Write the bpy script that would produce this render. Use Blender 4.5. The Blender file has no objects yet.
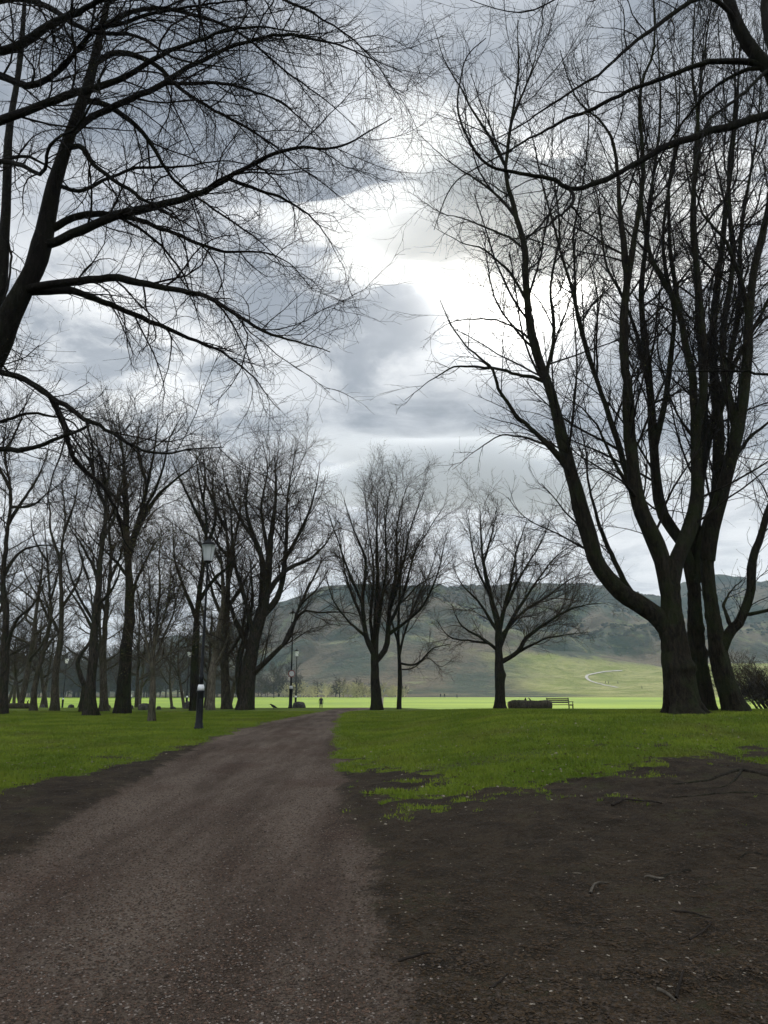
import bpy, math, random
import numpy as np
from mathutils import Vector

sc = bpy.context.scene
R_ = math.radians

# ------------------------------------------------------------------ camera
F = 750.0
PITCH = R_(13.35)
CAM_Z = 1.55
cam = bpy.data.objects.new('camera', bpy.data.cameras.new('camera'))
sc.collection.objects.link(cam)
cam.location = (0, 0, CAM_Z)
cam.rotation_euler = (math.pi / 2 + PITCH, 0, 0)
cam.data.sensor_fit = 'VERTICAL'
cam.data.sensor_height = 36.0
cam.data.lens = 36.0 * F / 1024.0
cam.data.clip_start = 0.05
cam.data.clip_end = 20000
sc.camera = cam

# ------------------------------------------------------------------ render
sc.view_settings.view_transform = 'Standard'
sc.view_settings.look = 'None'
sc.view_settings.gamma = 1
sc.view_settings.exposure = 0.0
sc.render.engine = 'CYCLES'
sc.cycles.use_denoising = True
try:
    sc.cycles.denoiser = 'OPENIMAGEDENOISE'
    sc.cycles.denoising_prefilter = 'ACCURATE'
except Exception:
    pass
sc.cycles.max_bounces = 4
sc.cycles.diffuse_bounces = 2
sc.cycles.glossy_bounces = 2
sc.cycles.transmission_bounces = 3
sc.cycles.transparent_max_bounces = 8
sc.cycles.volume_bounces = 2
sc.cycles.caustics_reflective = False
sc.cycles.caustics_refractive = False
sc.cycles.use_adaptive_sampling = True
sc.cycles.adaptive_threshold = 0.02
sc.cycles.pixel_filter_type = 'BLACKMAN_HARRIS'

# ------------------------------------------------------------------ sun and sky
SUN_EL, SUN_AZ = R_(32.0), R_(10.5)          # azimuth measured from +Y towards +X
sd = Vector((math.sin(SUN_AZ) * math.cos(SUN_EL), math.cos(SUN_AZ) * math.cos(SUN_EL), math.sin(SUN_EL)))
sun = bpy.data.objects.new('sun', bpy.data.lights.new('sun', 'SUN'))
sc.collection.objects.link(sun)
sun.data.energy = 4.6
sun.data.angle = R_(0.5)
sun.data.color = (1.0, 0.94, 0.84)
sun.rotation_euler = sd.to_track_quat('Z', 'Y').to_euler()

world = bpy.data.worlds.new("World")
sc.world = world
world.use_nodes = True
SKY_STRENGTH = 0.12


class NT:
    """small helper round a node tree"""
    def __init__(s, tree):
        s.t = tree
        tree.nodes.clear()

    def n(s, kind, **kw):
        nd = s.t.nodes.new(kind)
        for k, v in kw.items():
            if k.startswith('i_'):
                nd.inputs[k[2:].replace('_', ' ')].default_value = v
            else:
                setattr(nd, k, v)
        return nd

    def l(s, a, b):
        s.t.links.new(a, b)

    def put(s, sock, v):
        if isinstance(v, bpy.types.NodeSocket):
            s.l(v, sock)
        else:
            sock.default_value = v

    def math(s, op, a, b=0.0, c=None, clamp=False):
        nd = s.n('ShaderNodeMath', operation=op)
        nd.use_clamp = clamp
        s.put(nd.inputs[0], a)
        s.put(nd.inputs[1], b)
        if c is not None:
            s.put(nd.inputs[2], c)
        return nd.outputs[0]

    def vmath(s, op, a, b=None):
        nd = s.n('ShaderNodeVectorMath', operation=op)
        s.put(nd.inputs[0], a)
        if b is not None:
            s.put(nd.inputs[1], b)
        return nd.outputs['Value'] if op in ('DOT_PRODUCT', 'LENGTH') else nd.outputs[0]

    def noise(s, vec, scale, detail=4, rough=0.55, dist=0.0):
        nd = s.n('ShaderNodeTexNoise')
        nd.inputs['Scale'].default_value = scale
        nd.inputs['Detail'].default_value = detail
        nd.inputs['Roughness'].default_value = rough
        nd.inputs['Distortion'].default_value = dist
        if vec is not None:
            s.l(vec, nd.inputs['Vector'])
        return nd.outputs['Fac']

    def ramp(s, fac, lo, hi):
        nd = s.n('ShaderNodeMapRange', interpolation_type='SMOOTHSTEP')
        nd.clamp = True
        s.put(nd.inputs['Value'], fac)
        nd.inputs['From Min'].default_value = lo
        nd.inputs['From Max'].default_value = hi
        return nd.outputs[0]

    def mix(s, fac, a, b, mode='MIX'):
        nd = s.n('ShaderNodeMix', data_type='RGBA', blend_type=mode)
        s.put(nd.inputs[0], fac)
        s.put(nd.inputs[6], a if isinstance(a, bpy.types.NodeSocket) else (*a, 1))
        s.put(nd.inputs[7], b if isinstance(b, bpy.types.NodeSocket) else (*b, 1))
        return nd.outputs[2]


def pixdir(px, py):
    x, u = (px - 384) / F, (512 - py) / F
    cp, sp = math.cos(PITCH), math.sin(PITCH)
    v = Vector((x, cp - u * sp, sp + u * cp))
    return v.normalized()


w = NT(world.node_tree)
out = w.n('ShaderNodeOutputWorld')
bg = w.n('ShaderNodeBackground')
bg.inputs['Strength'].default_value = SKY_STRENGTH
w.l(bg.outputs[0], out.inputs[0])
sky = w.n('ShaderNodeTexSky', sky_type='NISHITA')
sky.sun_disc = False
sky.sun_elevation = SUN_EL
sky.sun_rotation = SUN_AZ
sky.dust_density = 1.5
tc = w.n('ShaderNodeTexCoord')
dirv = w.vmath('NORMALIZE', tc.outputs['Generated'])
sep = w.n('ShaderNodeSeparateXYZ')
w.l(dirv, sep.inputs[0])
zz = w.math('ADD', w.math('MAXIMUM', sep.outputs[2], 0.0), 0.16)
cmb = w.n('ShaderNodeCombineXYZ')
w.l(w.math('DIVIDE', sep.outputs[0], zz), cmb.inputs[0])
w.l(w.math('DIVIDE', sep.outputs[1], zz), cmb.inputs[1])
plane = cmb.outputs[0]


def lobe(px, py, width_deg):
    """smooth bump of given angular width round the direction of one place in the sky"""
    d = pixdir(px, py)
    dot = w.vmath('DOT_PRODUCT', dirv, tuple(d))
    k = 1.0 / (1 - math.cos(R_(width_deg)))
    return w.math('POWER', 2.718, w.math('MULTIPLY', w.math('SUBTRACT', dot, 1.0), k))


big = w.noise(plane, 0.75, 5, 0.55, 0.3)
fine = w.noise(w.vmath('ADD', plane, (3.1, 7.7, 1.3)), 3.0, 8, 0.6, 0.3)
puff = w.noise(w.vmath('ADD', plane, (13.1, 2.7, 4.3)), 1.25, 7, 0.58, 0.2)
dens = w.math('ADD', w.math('MULTIPLY', big, 0.45), w.math('MULTIPLY', fine, 0.55))
t = w.ramp(dens, 0.41, 0.585)
cloud = w.mix(t, (0.30, 0.345, 0.415), (0.72, 0.76, 0.82))
# bright breaks with white rims between the heavier clouds
rim = w.math('MULTIPLY', w.ramp(puff, 0.52, 0.66), 1.0)
side = w.math('ADD', w.math('ADD', lobe(385, 335, 6.5), w.math('MULTIPLY', lobe(120, 345, 9), 1.0)),
              w.math('ADD', w.math('MULTIPLY', lobe(200, 390, 8), 0.45), w.math('MULTIPLY', lobe(520, 258, 7), 0.7)))
brk = w.math('MULTIPLY', side, w.math('ADD', w.math('MULTIPLY', w.ramp(fine, 0.40, 0.60), 0.85), 0.15), clamp=True)
cloud = w.mix(brk, cloud, (1.02, 1.04, 1.06))
# the heavy slate-coloured bank under the sun
bank = w.math('ADD', w.math('MULTIPLY', lobe(450, 430, 5.5), 0.95), w.math('MULTIPLY', lobe(330, 425, 4.5), 0.55))
bank = w.math('ADD', bank, w.math('MULTIPLY', lobe(560, 470, 5.0), 0.5))
bank = w.math('MULTIPLY', bank, w.math('ADD', w.math('MULTIPLY', w.ramp(fine, 0.62, 0.36), 0.5), 0.5), clamp=True)
cloud = w.mix(bank, cloud, (0.27, 0.31, 0.37))
# low bright sky
low = w.ramp(w.math('ABSOLUTE', w.math('SUBTRACT', sep.outputs[2], 0.14)), 0.21, 0.03)
low = w.math('MULTIPLY', low, w.math('ADD', w.math('MULTIPLY', w.ramp(fine, 0.38, 0.6), 0.4), 0.6))
low = w.math('MULTIPLY', low, w.ramp(sep.outputs[1], 0.1, 0.8))
cloud = w.mix(low, cloud, (0.90, 0.92, 0.95))
# scattered light round the veiled sun
glow = w.math('MULTIPLY', w.math('ADD', w.math('MULTIPLY', lobe(522, 258, 4.2), 11.0), w.math('MULTIPLY', lobe(522, 262, 12), 0.20)), 1.0)
gc = w.mix(1.0, (1.0, 0.97, 0.90), (1, 1, 1), 'MULTIPLY')
gs = w.n('ShaderNodeVectorMath', operation='SCALE')
w.l(gc, gs.inputs[0])
w.l(glow, gs.inputs['Scale'])
cloud = w.vmath('ADD', cloud, gs.outputs[0])
sc_ = w.n('ShaderNodeVectorMath', operation='SCALE')
w.l(cloud, sc_.inputs[0])
# unseen sky overhead and behind the viewer, brightened to add light on the ground
back = w.math('ADD', 1.0, w.math('MULTIPLY', w.ramp(sep.outputs[1], 0.35, -0.5), 1.25))
w.l(w.math('MULTIPLY', back, 1.0 / SKY_STRENGTH), sc_.inputs['Scale'])
# small blue gaps where the clear sky texture shows
gap = w.math('MULTIPLY', w.ramp(puff, 0.545, 0.62), w.math('MINIMUM', w.math('ADD', w.math('MULTIPLY', lobe(375, 340, 5), 1.5), w.math('MULTIPLY', lobe(150, 350, 10), 0.9)), 1.0))
final = w.mix(w.math('MULTIPLY', gap, 0.85), sc_.outputs[0], sky.outputs[0])
w.l(final, bg.inputs['Color'])

# ------------------------------------------------------------------ geometry helpers
C = sc.collection


def at(px, py, Y):
    d = pixdir(px, py)
    return np.array((0, 0, CAM_Z)) + np.array(d) * (Y / d.y)


def mesh_np(name, V, Q, mats, parent=None, smooth=True, matidx=None, T=None):
    """V (n,3); Q (m,4) quads and/or T (k,3) triangles -> one mesh object"""
    me = bpy.data.meshes.new(name)
    V = np.asarray(V, dtype=np.float32)
    Q = np.zeros((0, 4), np.int32) if Q is None else np.asarray(Q, dtype=np.int32)
    T = np.zeros((0, 3), np.int32) if T is None else np.asarray(T, dtype=np.int32)
    me.vertices.add(len(V))
    me.vertices.foreach_set('co', V.ravel())
    nl = Q.size + T.size
    me.loops.add(nl)
    me.loops.foreach_set('vertex_index', np.concatenate([Q.ravel(), T.ravel()]).astype(np.int32))
    me.polygons.add(len(Q) + len(T))
    st = np.concatenate([np.arange(len(Q)) * 4, Q.size + np.arange(len(T)) * 3]).astype(np.int32)
    me.polygons.foreach_set('loop_start', st)
    me.polygons.foreach_set('use_smooth', np.full(len(st), smooth))
    for m in (mats if isinstance(mats, (list, tuple)) else [mats]):
        me.materials.append(m)
    if matidx is not None:
        me.polygons.foreach_set('material_index', np.asarray(matidx, np.int32))
    me.update(calc_edges=True)
    o = bpy.data.objects.new(name, me)
    C.objects.link(o)
    if parent is not None:
        o.parent = parent
    return o


def empty(name, loc, label, cat, group=None, rz=0.0):
    o = bpy.data.objects.new(name, None)
    C.objects.link(o)
    o.location = [float(v) for v in loc]
    o.rotation_euler = (0, 0, rz)
    o['label'] = label
    o['category'] = cat
    if group:
        o['group'] = group
    return o


def tag(o, label, cat, group=None):
    o['label'] = label
    o['category'] = cat
    if group:
        o['group'] = group
    return o


def hash2(ix, iy, seed):
    h = (ix.astype(np.int64) * 374761393 + iy.astype(np.int64) * 668265263 + seed * 1274126177) & 0xffffffff
    h = ((h ^ (h >> 13)) * 1274126177) & 0xffffffff
    return ((h ^ (h >> 16)) & 0xffff) / 65535.0


def vnoise(x, y, seed=0):
    ix, iy = np.floor(x), np.floor(y)
    fx, fy = x - ix, y - iy
    fx, fy = fx * fx * (3 - 2 * fx), fy * fy * (3 - 2 * fy)
    a, b = hash2(ix, iy, seed), hash2(ix + 1, iy, seed)
    c, d = hash2(ix, iy + 1, seed), hash2(ix + 1, iy + 1, seed)
    return (a * (1 - fx) + b * fx) * (1 - fy) + (c * (1 - fx) + d * fx) * fy


def fbm(x, y, seed=0, octv=4):
    s, amp, tot = 0, 1.0, 0
    for k in range(octv):
        s = s + amp * vnoise(x * 2 ** k + 17.3 * k, y * 2 ** k - 9.1 * k, seed + k)
        tot += amp
        amp *= 0.5
    return s / tot


def sstep(a, b, x):
    t = np.clip((x - a) / (b - a), 0, 1)
    return t * t * (3 - 2 * t)


# ------------------------------------------------------------------ terrain
LY = np.array([-60, 0, 4, 14, 24, 34, 42, 50, 64, 80, 98, 120, 5000.])
LZ = np.array([-.1, 0, 0, .2, .37, .46, .48, .44, .12, -.4, -.95, -1.25, -1.25])
RY = np.array([-60, 0, 4, 8, 11, 16, 20, 25, 30, 42, 46, 60, 80, 98, 120, 5000.])
RZ = np.array([0, 0, .06, .28, .48, .80, .96, .90, .79, .54, .42, 0, -.5, -.95, -1.25, -1.25])


def smooth_interp(y, ys, zs):
    s = 0
    for d in (-2.0, -1, 0, 1, 2.0):
        s = s + np.interp(y + d * 0.9, ys, zs)
    return s / 5


RIDX = np.array([-1600, -620, -520, -420, -300, -200, -110, -70, -30, 40, 90, 150, 200, 240, 300, 355, 420, 480, 540, 620, 900, 1600.])
RIDP = np.array([20, 16, 22, 34, 50, 76, 116, 126, 128, 124, 123, 129, 131, 128, 122, 108, 117, 130, 139, 148, 160, 155.]) * 1.0


def zhill(x, y):
    """far ridge, middle spur and the meadow slope on the right"""
    n = fbm(x / 160, y / 160, 5, 5)
    n2 = fbm(x / 45, y / 45, 9, 4)
    ridge = np.interp(x, RIDX, RIDP)
    tt = np.clip((y - 430) / 570, 0, 1)
    prof = tt * tt * (3 - 2 * tt) * 0.55 + tt * 0.45
    prof = prof * (1 - 0.45 * sstep(1000, 1500, y))
    bumpy = ((n - 0.5) * 120 + (n2 - 0.5) * 30) * sstep(0, 0.3, tt) * (1 - 0.90 * sstep(.45, .9, tt) * (1 - sstep(1010, 1100, y)))
    far = ridge * prof + bumpy * sstep(20, 60, ridge)
    # crag line near the top
    far = far + (fbm(x / 30, y / 90, 15, 4) - .5) * 13 * sstep(.8, 1, tt) * sstep(60, 100, ridge)
    far = far + 7 * sstep(0.72, 0.80, tt + (n2 - .5) * .1) * (1 - sstep(.95, 1, tt)) * sstep(60, 100, ridge)
    # a lower spur in the middle distance
    spur = 36 * np.exp(-((x + 30 + 0.25 * (y - 620)) / 95) ** 2) * np.exp(-((y - 620) / 110) ** 2)
    spur2 = 24 * np.exp(-((x - 120) / 130) ** 2) * np.exp(-((y - 560) / 85) ** 2)
    mid = (spur + spur2) * (0.8 + 0.5 * n)
    # meadow climbing to the right
    mead = 26 * sstep(20, 330, x + 0.25 * (y - 400)) * sstep(330, 520, y)
    mead = mead * (0.9 + 0.25 * (n - 0.5)) + (n2 - .5) * 2.5 * sstep(340, 460, y)
    z = np.maximum(np.maximum(far, mid), mead) + 0.15 * np.minimum(far, mead)
    return z * sstep(300, 420, y)


def zg(x, y):
    x, y = np.asarray(x, float), np.asarray(y, float)
    l = smooth_interp(y, LY, LZ)
    r = smooth_interp(y, RY, RZ)
    s = sstep(-1.0, 4.0, x - 0.03 * np.clip(y - 8, 0, 40))
    z = l * (1 - s) + r * s
    # gentle unevenness
    z = z + (fbm(x / 2.3, y / 2.3, 3, 4) - 0.5) * 0.10 * sstep(2, 8, y) * (1 - sstep(20, 32, y))
    z = z + (fbm(x / 9, y / 9, 31, 3) - .5) * .10 * (1 - sstep(45, 80, y)) * sstep(3, 8, np.abs(x + 1))
    return z + zhill(x, y)


def ground_hit(px, py, y0=2.0, y1=1500.0):
    d = pixdir(px, py)
    ys = y0 * (y1 / y0) ** (np.linspace(0, 1, 6000))
    xs = d.x / d.y * ys
    zs = CAM_Z + d.z / d.y * ys
    below = zs < zg(xs, ys)
    k = int(np.argmax(below)) if below.any() else len(ys) - 1
    return np.array((xs[k], ys[k], float(zg(xs[k], ys[k]))))


def gz(x, y):
    return float(zg(np.array([x]), np.array([y]))[0])


# path outline: left and right edge pixel rays dropped on the ground
def hits(pts):
    return np.array([ground_hit(*p)[:2] for p in pts])


LE = hits([(-200, 838), (-90, 812), (0, 790), (60, 778), (120, 764), (165, 751), (205, 741), (240, 730), (275, 720), (300, 715), (322, 711.5)])
PL = hits([(-200, 950), (-90, 905), (0, 866), (50, 830), (105, 795), (158, 765), (205, 741), (240, 730), (275, 720), (300, 715), (322, 711.5)])
PR = hits([(428, 1024), (404, 960), (382, 900), (365, 850), (352, 805), (343, 765), (338, 745), (336, 730), (338, 720), (345, 713), (352, 711)])


def edge_x(P, y):
    o = np.argsort(P[:, 1])
    return np.interp(y, P[o, 1], P[o, 0])


# beyond the brow the track bends away to the right and drops out of sight
PLX = np.vstack([[(-3.2, -20), (-3.0, 3)], PL, [(-2.6, 48), (-1.0, 56)]])
LEX = np.vstack([[(-16, -20), (-14, 3)], LE, [(-2.6, 48), (-1.0, 56)]])
PRX = np.vstack([[(0.6, -20), (0.45, 3)], PR, [(0.2, 48), (2.0, 56)]])


def masks(x, y):
    nz = fbm(x / 0.9, y / 0.9, 41, 5) - 0.5
    nf = fbm(x / 0.22, y / 0.22, 57, 4) - 0.5
    lx, rx = edge_x(PLX, y), edge_x(PRX, y)
    wob = nz * 0.9 + nf * 0.35
    inp = np.minimum(x - lx, rx - x)
    pm = sstep(-0.30, 0.36, inp + wob * 0.7) * (1 - sstep(56, 60, y))
    # bare earth bank right of the track, up to a ragged grass line
    gl = np.interp(x, [-2, -1.0, -0.5, 0.2, 1.0, 2, 3.5, 6, 9, 14, 40], [24, 16, 12.6, 11.3, 11.1, 11.1, 11.1, 11.1, 11.2, 11.5, 12])
    n3 = fbm(x / 2.0, y / 2.0, 77, 4) - .5
    dm = sstep(-1.7, 1.5, (gl - y) + n3 * 6.5 + nz * 6.0 + nf * 4.0) * sstep(0, 0.2, x - rx + 0.6)
    # worn shoulder on the left side of the track
    worn = sstep(-.45, .45, (x - edge_x(LEX, y)) + wob * 1.2) * (x < lx + .9)
    # worn patch beside the track on the grass
    spot = .6 * sstep(.5, .1, np.hypot((x + 5.6) / 1.3, (y - 15.8) / 1.0) / 2 + nz * .9)
    spot2 = sstep(.55, .2, np.hypot((x - 1.2) / 1.6, (y - 13.0) / 0.9) / 2 + nz * .7) * .45
    dm = np.maximum(np.maximum(dm, worn), np.maximum(spot, spot2))
    return pm, np.clip(dm, 0, 1)


def axis(segs):
    out_ = [segs[0][0]]
    for a, b, st in segs:
        n = max(1, int(round((b - a) / st)))
        out_ += list(np.linspace(a, b, n + 1)[1:])
    return np.array(out_)


# ------------------------------------------------------------------ materials
def new_mat(name):
    m = bpy.data.materials.new(name)
    m.use_nodes = True
    return m, NT(m.node_tree)


def finish(nt, col, rough=0.9, bump=None, bstr=0.3, bdist=0.02, spec=0.2, extra=None):
    o = nt.n('ShaderNodeOutputMaterial')
    b = nt.n('ShaderNodeBsdfPrincipled')
    nt.put(b.inputs['Base Color'], col if isinstance(col, bpy.types.NodeSocket) else (*col, 1))
    nt.put(b.inputs['Roughness'], rough)
    b.inputs['Specular IOR Level'].default_value = spec
    if bump is not None:
        bp = nt.n('ShaderNodeBump')
        bp.inputs['Strength'].default_value = bstr
        bp.inputs['Distance'].default_value = bdist
        nt.l(bump, bp.inputs['Height'])
        nt.l(bp.outputs[0], b.inputs['Normal'])
    nt.l(b.outputs[0], o.inputs[0])
    return b


def pos(nt):
    return nt.n('ShaderNodeNewGeometry').outputs['Position']


def ground_material():
    m, nt = new_mat('ground')
    P = pos(nt)
    ap = nt.n('ShaderNodeAttribute', attribute_name='path_amount').outputs['Fac']
    ad = nt.n('ShaderNodeAttribute', attribute_name='dirt_amount').outputs['Fac']
    af = nt.n('ShaderNodeAttribute', attribute_name='field_amount').outputs['Fac']
    # grass
    n1 = nt.noise(P, 0.6, 4)
    n2 = nt.noise(P, 9.0, 5, 0.65)
    n3 = nt.noise(P, 45.0, 4, 0.7)
    g = nt.mix(nt.ramp(n1, 0.35, 0.65), (0.085, 0.130, 0.008), (0.135, 0.185, 0.012))
    g = nt.mix(nt.math('MULTIPLY', nt.ramp(n2, 0.55, 0.75), 0.7), g, (0.13, 0.165, 0.018))
    g = nt.mix(nt.math('MULTIPLY', nt.ramp(n3, 0.45, 0.72), 0.75), g, (0.02, 0.035, 0.004))
    g = nt.mix(nt.math('MULTIPLY', nt.ramp(nt.noise(P, .33, 5, .65), .50, .66), .5), g, (.105, .110, .020))
    # mown field far off; bands of cloud shadow put into its colour
    sf = nt.n('ShaderNodeMapping')
    sf.inputs['Scale'].default_value = (0.012, 0.045, 1)
    nt.l(P, sf.inputs['Vector'])
    fn = nt.noise(sf.outputs[0], 1.0, 5, 0.6)
    f = nt.mix(nt.ramp(fn, 0.40, 0.62), (0.12, 0.205, 0.004), (0.235, 0.325, 0.008))
    g = nt.mix(af, g, f)
    # earth
    e1 = nt.noise(P, 2.6, 6, 0.65, 0.3)
    e2 = nt.noise(P, 34.0, 5, 0.75)
    e = nt.mix(nt.ramp(e1, 0.32, 0.68), (0.020, 0.015, 0.009), (0.062, 0.046, 0.028))
    e = nt.mix(nt.math('MULTIPLY', nt.ramp(e2, 0.52, 0.74), 0.75), e, (0.115, 0.088, 0.062))
    e = nt.mix(nt.math('MULTIPLY', nt.ramp(nt.noise(P, 95, 3, .8), 0.50, 0.66), 0.55), e, (0.014, 0.010, 0.007))
    e = nt.mix(nt.math('MULTIPLY', nt.ramp(nt.noise(P, 150, 2, .8), 0.56, 0.70), 0.5), e, (0.15, 0.115, 0.08))
    moss = nt.math('MULTIPLY', nt.ramp(nt.noise(P, 1.3, 5, .7), 0.54, 0.68), 0.35)
    e = nt.mix(moss, e, (0.035, 0.045, 0.01))
    # track of crushed reddish stone
    st = nt.n('ShaderNodeMapping')
    nt.l(P, st.inputs['Vector'])
    st.inputs['Rotation'].default_value = (0, 0, R_(-9))
    st.inputs['Scale'].default_value = (1.0, 0.16, 1.0)
    lanes = nt.noise(st.outputs[0], 1.5, 4, 0.6)
    vo = nt.n('ShaderNodeTexVoronoi', feature='F1')
    vo.inputs['Scale'].default_value = 70
    nt.l(P, vo.inputs['Vector'])
    vsep = nt.n('ShaderNodeSeparateColor')
    nt.l(vo.outputs['Color'], vsep.inputs[0])
    t = nt.mix(nt.ramp(lanes, 0.34, 0.66), (0.066, 0.045, 0.030), (0.175, 0.133, 0.098))
    red = nt.ramp(nt.noise(P, 0.55, 4), 0.5, 0.68)
    t = nt.mix(nt.math('MULTIPLY', red, 0.6), t, (0.082, 0.048, 0.032))
    t = nt.mix(nt.math('MULTIPLY', nt.ramp(vsep.outputs[0], 0.68, 0.95), 0.55), t, (0.18, 0.13, 0.105))
    t = nt.mix(nt.math('MULTIPLY', nt.ramp(vsep.outputs[1], 0.66, 0.95), 0.65), t, (0.028, 0.019, 0.016))
    t = nt.mix(nt.math('MULTIPLY', nt.ramp(nt.noise(P, 14, 5, .7), .5, .72), .5), t, (0.035, 0.025, 0.021))
    # break the borders up at blade size
    brk_ = nt.math('MULTIPLY', nt.math('SUBTRACT', nt.noise(P, 16.0, 4, 0.7), 0.5), 1.5)
    d_ = nt.ramp(nt.math('ADD', ad, brk_), 0.32, 0.62)
    p_ = nt.ramp(nt.math('ADD', ap, nt.math('MULTIPLY', brk_, 0.5)), 0.3, 0.7)
    col = nt.mix(d_, g, e)
    col = nt.mix(p_, col, t)
    h = nt.math('ADD', nt.math('MULTIPLY', vo.outputs['Distance'], 0.5), nt.math('MULTIPLY', nt.noise(P, 26, 6, .75), 1.0))
    h = nt.math('ADD', h, nt.math('MULTIPLY', nt.noise(P, 6, 5, .7), 1.4))
    near = nt.math('SUBTRACT', 1.0, af)
    h = nt.math('MULTIPLY', h, near)
    finish(nt, col, 0.92, h, 0.9, 0.035, spec=0.12)
    return m


def hill_material():
    m, nt = new_mat('hillside')
    P = pos(nt)
    sp = nt.n('ShaderNodeSeparateXYZ')
    nt.l(P, sp.inputs[0])
    n1 = nt.noise(P, 0.010, 6, 0.62, 0.4)
    n2 = nt.noise(P, 0.05, 7, 0.7, 0.3)
    n3 = nt.noise(P, 0.22, 5, 0.7)
    c = nt.mix(nt.ramp(n1, 0.42, 0.58), (0.040, 0.055, 0.032), (0.125, 0.098, 0.060))
    c = nt.mix(nt.math('MULTIPLY', nt.ramp(n2, 0.50, 0.66), 0.8), c, (0.026, 0.028, 0.018))
    c = nt.mix(nt.math('MULTIPLY', nt.ramp(n3, 0.54, 0.70), 0.55), c, (0.14, 0.085, 0.04))
    c = nt.mix(nt.math('MULTIPLY', nt.ramp(nt.noise(P, .03, 5, .7), 0.55, 0.66), 0.7), c, (0.19, 0.205, 0.085))  # pale green patches: patchy sunlight put into the hill colour
    # grass on the lower slopes
    lowm = nt.ramp(nt.math('ADD', sp.outputs[2], nt.math('MULTIPLY', n2, 10)), 60, 40)
    rightm = nt.ramp(nt.math('ADD', sp.outputs[0], nt.math('MULTIPLY', nt.math('SUBTRACT', n1, 0.5), 130)), 58, 104)
    near = nt.ramp(nt.math('ADD', sp.outputs[1], nt.math('MULTIPLY', nt.math('SUBTRACT', n2, .5), 90)), 540, 512)
    mea = nt.mix(nt.ramp(n2, 0.38, 0.62), (0.20, 0.235, 0.050), (0.33, 0.33, 0.12))
    mea = nt.mix(nt.math('MULTIPLY', nt.ramp(n3, 0.52, 0.68), 0.45), mea, (0.10, 0.11, 0.03))
    c = nt.mix(nt.math('MULTIPLY', nt.math('MULTIPLY', lowm, rightm), near), c, mea)
    h = nt.math('ADD', nt.math('MULTIPLY', n2, 3.0), n3)
    finish(nt, c, 0.95, h, 0.8, 6.0, spec=0.05)
    return m


def bark_material(name, c1, c2, green=0.0, scale=1.0):
    m, nt = new_mat(name)
    P = pos(nt)
    mp = nt.n('ShaderNodeMapping')
    mp.inputs['Scale'].default_value = (9 * scale, 9 * scale, 2.2 * scale)
    nt.l(P, mp.inputs['Vector'])
    n1 = nt.noise(mp.outputs[0], 1.6, 6, 0.7, 0.6)
    n2 = nt.noise(P, 1.4, 4, 0.6)
    n3 = nt.noise(P, 22 * scale, 4, .7)
    c = nt.mix(nt.ramp(n1, 0.35, 0.66), c1, c2)
    if green:
        c = nt.mix(nt.math('MULTIPLY', nt.ramp(n2, 0.42, 0.64), green), c, (0.020, 0.028, 0.008))
    c = nt.mix(nt.math('MULTIPLY', nt.ramp(n3, 0.60, 0.72), 0.5), c, (0.06, 0.056, 0.042))
    h = nt.math('ADD', n1, nt.math('MULTIPLY', n3, 0.3))
    finish(nt, c, 0.93, h, 0.9, 0.05, spec=0.1)
    return m


M_ground = ground_material()
M_hill = hill_material()
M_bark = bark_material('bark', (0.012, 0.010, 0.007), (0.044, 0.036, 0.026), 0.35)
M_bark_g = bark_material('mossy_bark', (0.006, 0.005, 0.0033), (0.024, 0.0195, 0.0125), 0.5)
M_bark_pale = bark_material('pale_bark', (0.07, 0.06, 0.045), (0.19, 0.165, 0.12), 0.35)
M_bark_mid = bark_material('brown_bark', (0.030, 0.025, 0.018), (0.085, 0.072, 0.050), 0.4)
M_bark_young = bark_material('young_bark', (0.045, 0.038, 0.027), (0.12, 0.104, 0.075), 0.4)
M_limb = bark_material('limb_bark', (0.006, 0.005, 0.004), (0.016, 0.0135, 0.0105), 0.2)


def plain(name, col, rough=0.6, spec=0.3, nscale=20, var=0.3, metal=0.0, bump=0.1):
    m, nt = new_mat(name)
    P = pos(nt)
    n = nt.noise(P, nscale, 5, 0.65)
    c = nt.mix(nt.ramp(n, 0.35, 0.7), tuple(v * (1 - var) for v in col), tuple(min(1, v * (1 + var)) for v in col))
    b = finish(nt, c, rough, n, bump, 0.01, spec)
    b.inputs['Metallic'].default_value = metal
    return m


M_twig = plain('twig', (0.015, 0.012, 0.009), 0.85, 0.1, 3, 0.35)
M_twig_l = plain('twig_brown', (0.042, 0.031, 0.019), 0.85, 0.1, 2, 0.4)
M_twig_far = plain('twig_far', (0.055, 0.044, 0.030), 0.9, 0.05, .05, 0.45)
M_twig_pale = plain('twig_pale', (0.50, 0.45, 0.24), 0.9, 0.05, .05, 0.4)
M_bud = plain('bud', (0.10, 0.10, 0.035), 0.8, 0.1, 3, 0.4)


# ------------------------------------------------------------------ ground sheets
def surf(x, y):
    """the ground as it is meshed: terrain plus clods, hollows and the slightly sunk track"""
    pm, dm = masks(x, y)
    near = (1 - sstep(18, 30, y)) * (1 - sstep(12, 15, np.abs(x)))
    dd = np.maximum(dm, pm)
    r = (fbm(x / .30, y / .30, 91, 4) - .5) * 0.055 * dm * (1 - pm) + (fbm(x / .16, y / .16, 92, 3) - .5) * 0.022 * dd
    r = r + (fbm(x / .9, y / .9, 93, 3) - .5) * .09 * dm * (1 - pm) + (fbm(x / .25, y / .25, 95, 3) - .5) * 0.03 * (1 - dd)
    return zg(x, y) + (r - 0.05 * pm) * near


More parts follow.
